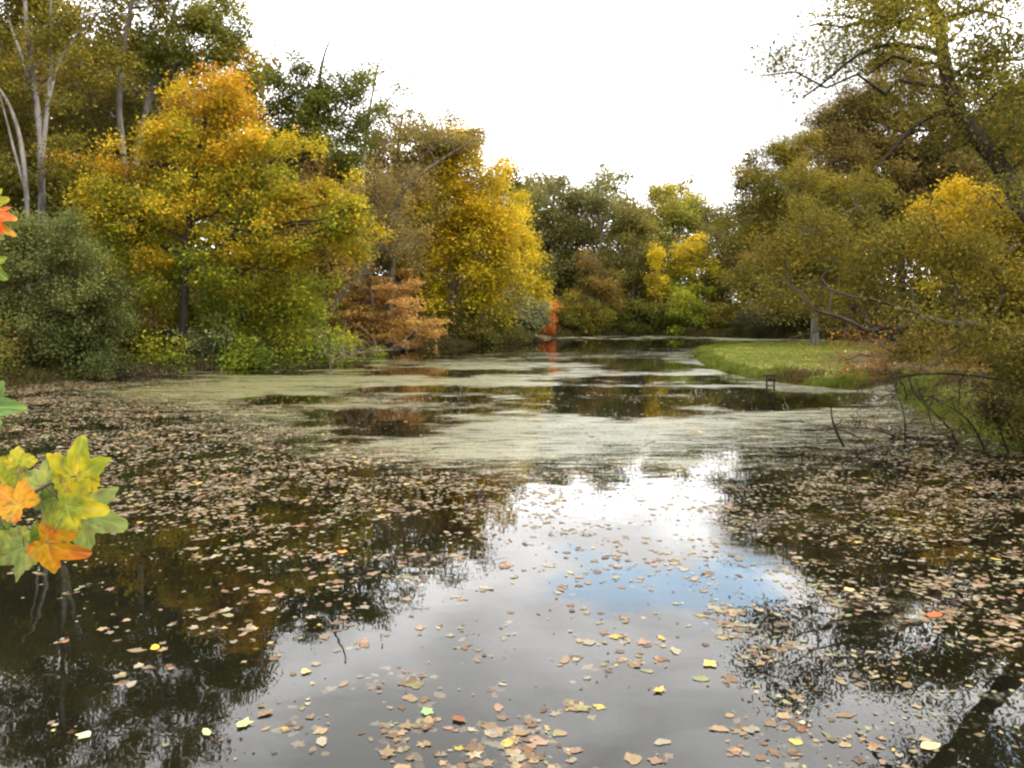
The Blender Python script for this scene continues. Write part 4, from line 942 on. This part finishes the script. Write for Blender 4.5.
# ripples of drowned brush at the left bank
stick([(330, 362), (345, 355), (365, 352), (400, 350)], 36, 0.05, 'brown fallen branch at the waterline below the leaning tree', 8, 14, bark=B_BROWN)
stick([(270, 372), (290, 369), (310, 367), (345, 366)], 36.5, 0.03, 'dark fallen branch at the waterline below the yellow-green shrub', 9, 10)
stick([(120, 381), (150, 376), (180, 374), (215, 373)], 33, 0.035, 'dark fallen branch at the foot of the grey-green shrub', 10, 10)

# grass blades at the photographer's feet, bottom right
def tuft(x, y, label, seed, n=9, hmax=0.8):
    rng = np.random.default_rng(seed); z = max(ground_at(x, y), -0.05); m_ = MB()
    for _ in range(n):
        h = hmax * rng.uniform(0.6, 1.0); a = rng.uniform(0, 6.28); ln = h * rng.uniform(0.2, 0.7)
        dr = np.array([math.cos(a), math.sin(a) * 0.6, 0]); t = np.linspace(0, 1, 9)[:, None]
        c_ = np.array([rng.normal() * 0.05, rng.normal() * 0.05, 0]) + dr * ln * t ** 2 + np.array([0, 0, 1]) * h * (t - 0.25 * t ** 3)
        wd = 0.005 * (1 - t[:, 0] ** 2) + 0.0008; sx = np.array([-dr[1], dr[0], 0]); sx = sx / (np.linalg.norm(sx) + 1e-9)
        v = np.concatenate([c_ - sx * wd[:, None], c_ + sx * wd[:, None]]); j = np.arange(8)
        m_.add(v, np.stack([j, j + 9, j + 10, j + 1], 1), np.array(rng.choice([0, 1])) * np.array([0.12, 0.05, 0.02]) + np.array([0.12, 0.17, 0.05]))
    o_ = m_.build('grass_tuft', GRASS); o_.location = (x, y, z); tag(o_, label, 'grass tuft', 'grass tufts on the near bank')
tuft(2.35, 3.5, 'thin arching grass tuft at the bottom right, nearer the middle', 1, 8, 0.72)
tuft(2.85, 3.6, 'thin arching grass tuft in the bottom right corner', 2, 9, 0.85)
tuft(1.9, 3.45, 'sparse short grass blades, leftmost tuft along the bottom right', 3, 5, 0.62)

# ------------------------------------------------------------------ plane sapling reaching in from the left
def plane_leaf(parent, base, aim, nrm, size, pal, seed):
    rng = np.random.default_rng(seed)
    base = np.array(base, float); aim = np.array(aim, float); aim /= np.linalg.norm(aim)
    nrm = np.array(nrm, float); nrm -= aim * nrm.dot(aim); nrm /= np.linalg.norm(nrm); side = np.cross(aim, nrm)
    na, nr = 96, 9
    th = np.linspace(-math.pi, math.pi, na, endpoint=False)
    veins = np.array([0, 0.95, -0.95, 1.85, -1.85]); lens = np.array([1.0, 0.86, 0.86, 0.52, 0.52])
    r_ = np.zeros(na)
    for a0, l0 in zip(veins, lens):
        dd = np.abs((th - a0 + math.pi) % (2 * math.pi) - math.pi)
        r_ = np.maximum(r_, l0 * (1 - 0.46 * np.clip(dd / 0.47, 0, 1) ** 1.05))
    r_ = np.where(np.abs(th) < 2.35, np.maximum(r_, 0.46), np.maximum(0.16, 0.46 - (np.abs(th) - 2.35) * 0.5))
    r_ *= 1 + 0.10 * (2 * np.abs((th * 3.5 + 0.5) % 1 - 0.5) - 0.5)
    t = np.linspace(0, 1, nr)
    R = np.outer(t, r_) ; TT = np.tile(th, (nr, 1))
    dv = np.min(np.abs((TT[..., None] - veins + math.pi) % (2 * math.pi) - math.pi) / np.array([1, 1, 1, 1, 1]), -1)
    uu = R * np.cos(TT); ss = R * np.sin(TT)
    cup, bend = rng.uniform(-0.75, 0.35), rng.uniform(-1.0, -0.15)
    ww = 0.16 * R * np.clip(dv, 0, 0.5) + cup * ss ** 2 + bend * uu ** 2 * 0.6 + 0.05 * np.sin(5 * TT + rng.uniform(0, 6)) * R ** 2
    co = base + size * ((uu[..., None] + 0.12) * aim + ss[..., None] * side + ww[..., None] * nrm)
    nn = fbm(uu * 3 + 10 + seed, ss * 3 + 10, seed); nn2 = fbm(uu * 14 + 40, ss * 14 + 40, seed + 4)
    tcol = np.clip((nn - 0.5) * 2.4 + 0.5 + 0.35 * (R - 0.5), 0, 1)
    spots = np.clip((fbm(uu * 9 + 5, ss * 9 + 80, seed + 9) - 0.62) * 8, 0, 1)[..., None] * 0.8
    col = pal_mix(pal, tcol.ravel()).reshape(nr, na, 3) * (0.25 + 0.8 * nn2[..., None])
    col = col * (1 - spots) + np.array([0.10, 0.06, 0.02]) * spots
    vein = np.exp(-(dv * R / 0.016) ** 2)[..., None] * 0.3
    col = col * (1 - vein) + np.array([0.30, 0.31, 0.10]) * vein
    j = np.arange(na); j2 = (j + 1) % na
    f = np.concatenate([np.stack([i * na + j, i * na + j2, (i + 1) * na + j2, (i + 1) * na + j], 1) for i in range(nr - 1)])
    m_ = MB(); m_.add(co.reshape(-1, 3), f, col.reshape(-1, 3)); return m_.build('leaf', SPRIG, parent, True, parent_origin)
SPRIG = leaf_mat('plane_leaf', trans=0.45, rough=0.6, spec=0.15)
LY = [(0.16, 0.21, 0.012), (0.28, 0.29, 0.012), (0.40, 0.33, 0.012)]; LG = [(0.09, 0.15, 0.02), (0.15, 0.22, 0.03), (0.26, 0.28, 0.03)]
LP = [(0.13, 0.20, 0.065), (0.20, 0.27, 0.075), (0.30, 0.33, 0.07)]; LO = [(0.40, 0.24, 0.012), (0.50, 0.24, 0.012), (0.48, 0.13, 0.02)]; LR = [(0.55, 0.12, 0.02), (0.62, 0.08, 0.02), (0.6, 0.3, 0.02)]
DS = 1.9
gb = ground_at(-1.62, 1.9)
parent_origin = np.array([-1.62, 1.9, gb - 0.05])
sap = empty('plane_sapling', parent_origin, 'young plane tree at the left edge, big green and orange lobed leaves', 'sapling')
m_ = MB(); m_.tube(smooth_path([(-1.62, 1.9, gb - 0.05), (-1.60, 1.91, 1.6), (-1.66, 1.9, 2.2), (-1.60, 1.9, 3.0), (-1.63, 1.92, 3.7)], 2), 0.016, 8); m_.build('stem', B_BROWN, sap, True, parent_origin)
br = [smooth_path([(-1.65, 1.9, 2.05), P(-60, 520, DS), P(20, 500, DS), P(60, 478, DS)], 2), smooth_path([(-1.61, 1.9, 2.9), P(-60, 230, DS), P(-20, 222, DS), P(-4, 215, DS)], 2),
      smooth_path([(-1.65, 1.9, 2.3), P(-60, 430, DS), P(-30, 415, DS), P(-18, 408, DS)], 2)]
for q in br:
    m_ = MB(); m_.tube(q, np.linspace(0.007, 0.003, len(q)), 6); m_.build('branch', B_BROWN, sap, True, parent_origin)
# (tip base px, direction in picture, size m, palette, depth offset)
SL = [((76, 482), (0.1, 1.0), 0.105, LY, 0.0, 0), ((48, 487), (-0.8, 0.45), 0.085, LP, 0.05, 0), ((60, 492), (-0.3, -0.8), 0.10, LG, 0.02, 0), ((62, 505), (0.75, -0.05), 0.10, LY, -0.05, 0),
      ((72, 512), (0.85, -0.25), 0.125, LP, 0.03, 0), ((22, 508), (-0.75, 0.7), 0.08, LO, -0.06, 0), ((42, 540), (0.7, -0.45), 0.10, LO, -0.08, 0), ((22, 470), (-0.8, 0.3), 0.085, LY, 0.06, 0),
      ((28, 545), (-0.7, -0.35), 0.10, LP, 0.0, 0), ((50, 530), (-0.2, -0.7), 0.085, LG, 0.06, 0), ((6, 488), (-0.4, 0.9), 0.07, LY, 0.04, 0), ((66, 470), (0.4, 0.5), 0.08, LY, 0.06, 0), ((10, 530), (-0.7, -0.6), 0.09, LG, 0.07, 0),
      ((-8, 205), (0.7, 0.2), 0.05, LY, 0.0, 1), ((-12, 215), (0.8, 0.0), 0.055, LR, -0.03, 1), ((-14, 225), (0.85, -0.1), 0.055, LO, -0.02, 1), ((-10, 232), (0.8, -0.3), 0.04, LP, 0.02, 1), ((-18, 262), (0.7, -0.5), 0.06, LG, 0.0, 1),
      ((-20, 408), (0.95, 0.05), 0.09, [(0.08, 0.17, 0.05), (0.12, 0.22, 0.06)], 0.0, 2)]
for i, (bp_, dr, sz, pal, dd, bi) in enumerate(SL):
    b0 = P(bp_[0], bp_[1], DS + dd)
    q = br[bi]; j = int(np.argmin(np.linalg.norm(q - b0, axis=1)))
    m_ = MB(); m_.tube(curve(q[j], b0 + np.array([dr[0], 0, dr[1]]) * sz * 0.14, 5, 0.03, np.random.default_rng(i)), 0.0018, 5); m_.build('leaf_stalk', B_BROWN, sap, True, parent_origin)
    rr = np.random.default_rng(100 + i)
    plane_leaf(sap, b0, (dr[0], rr.uniform(-0.35, 0.1), dr[1]), (rr.uniform(-0.8, 0.8), -1.0, rr.uniform(0.1, 1.3)), sz, pal, 200 + i)
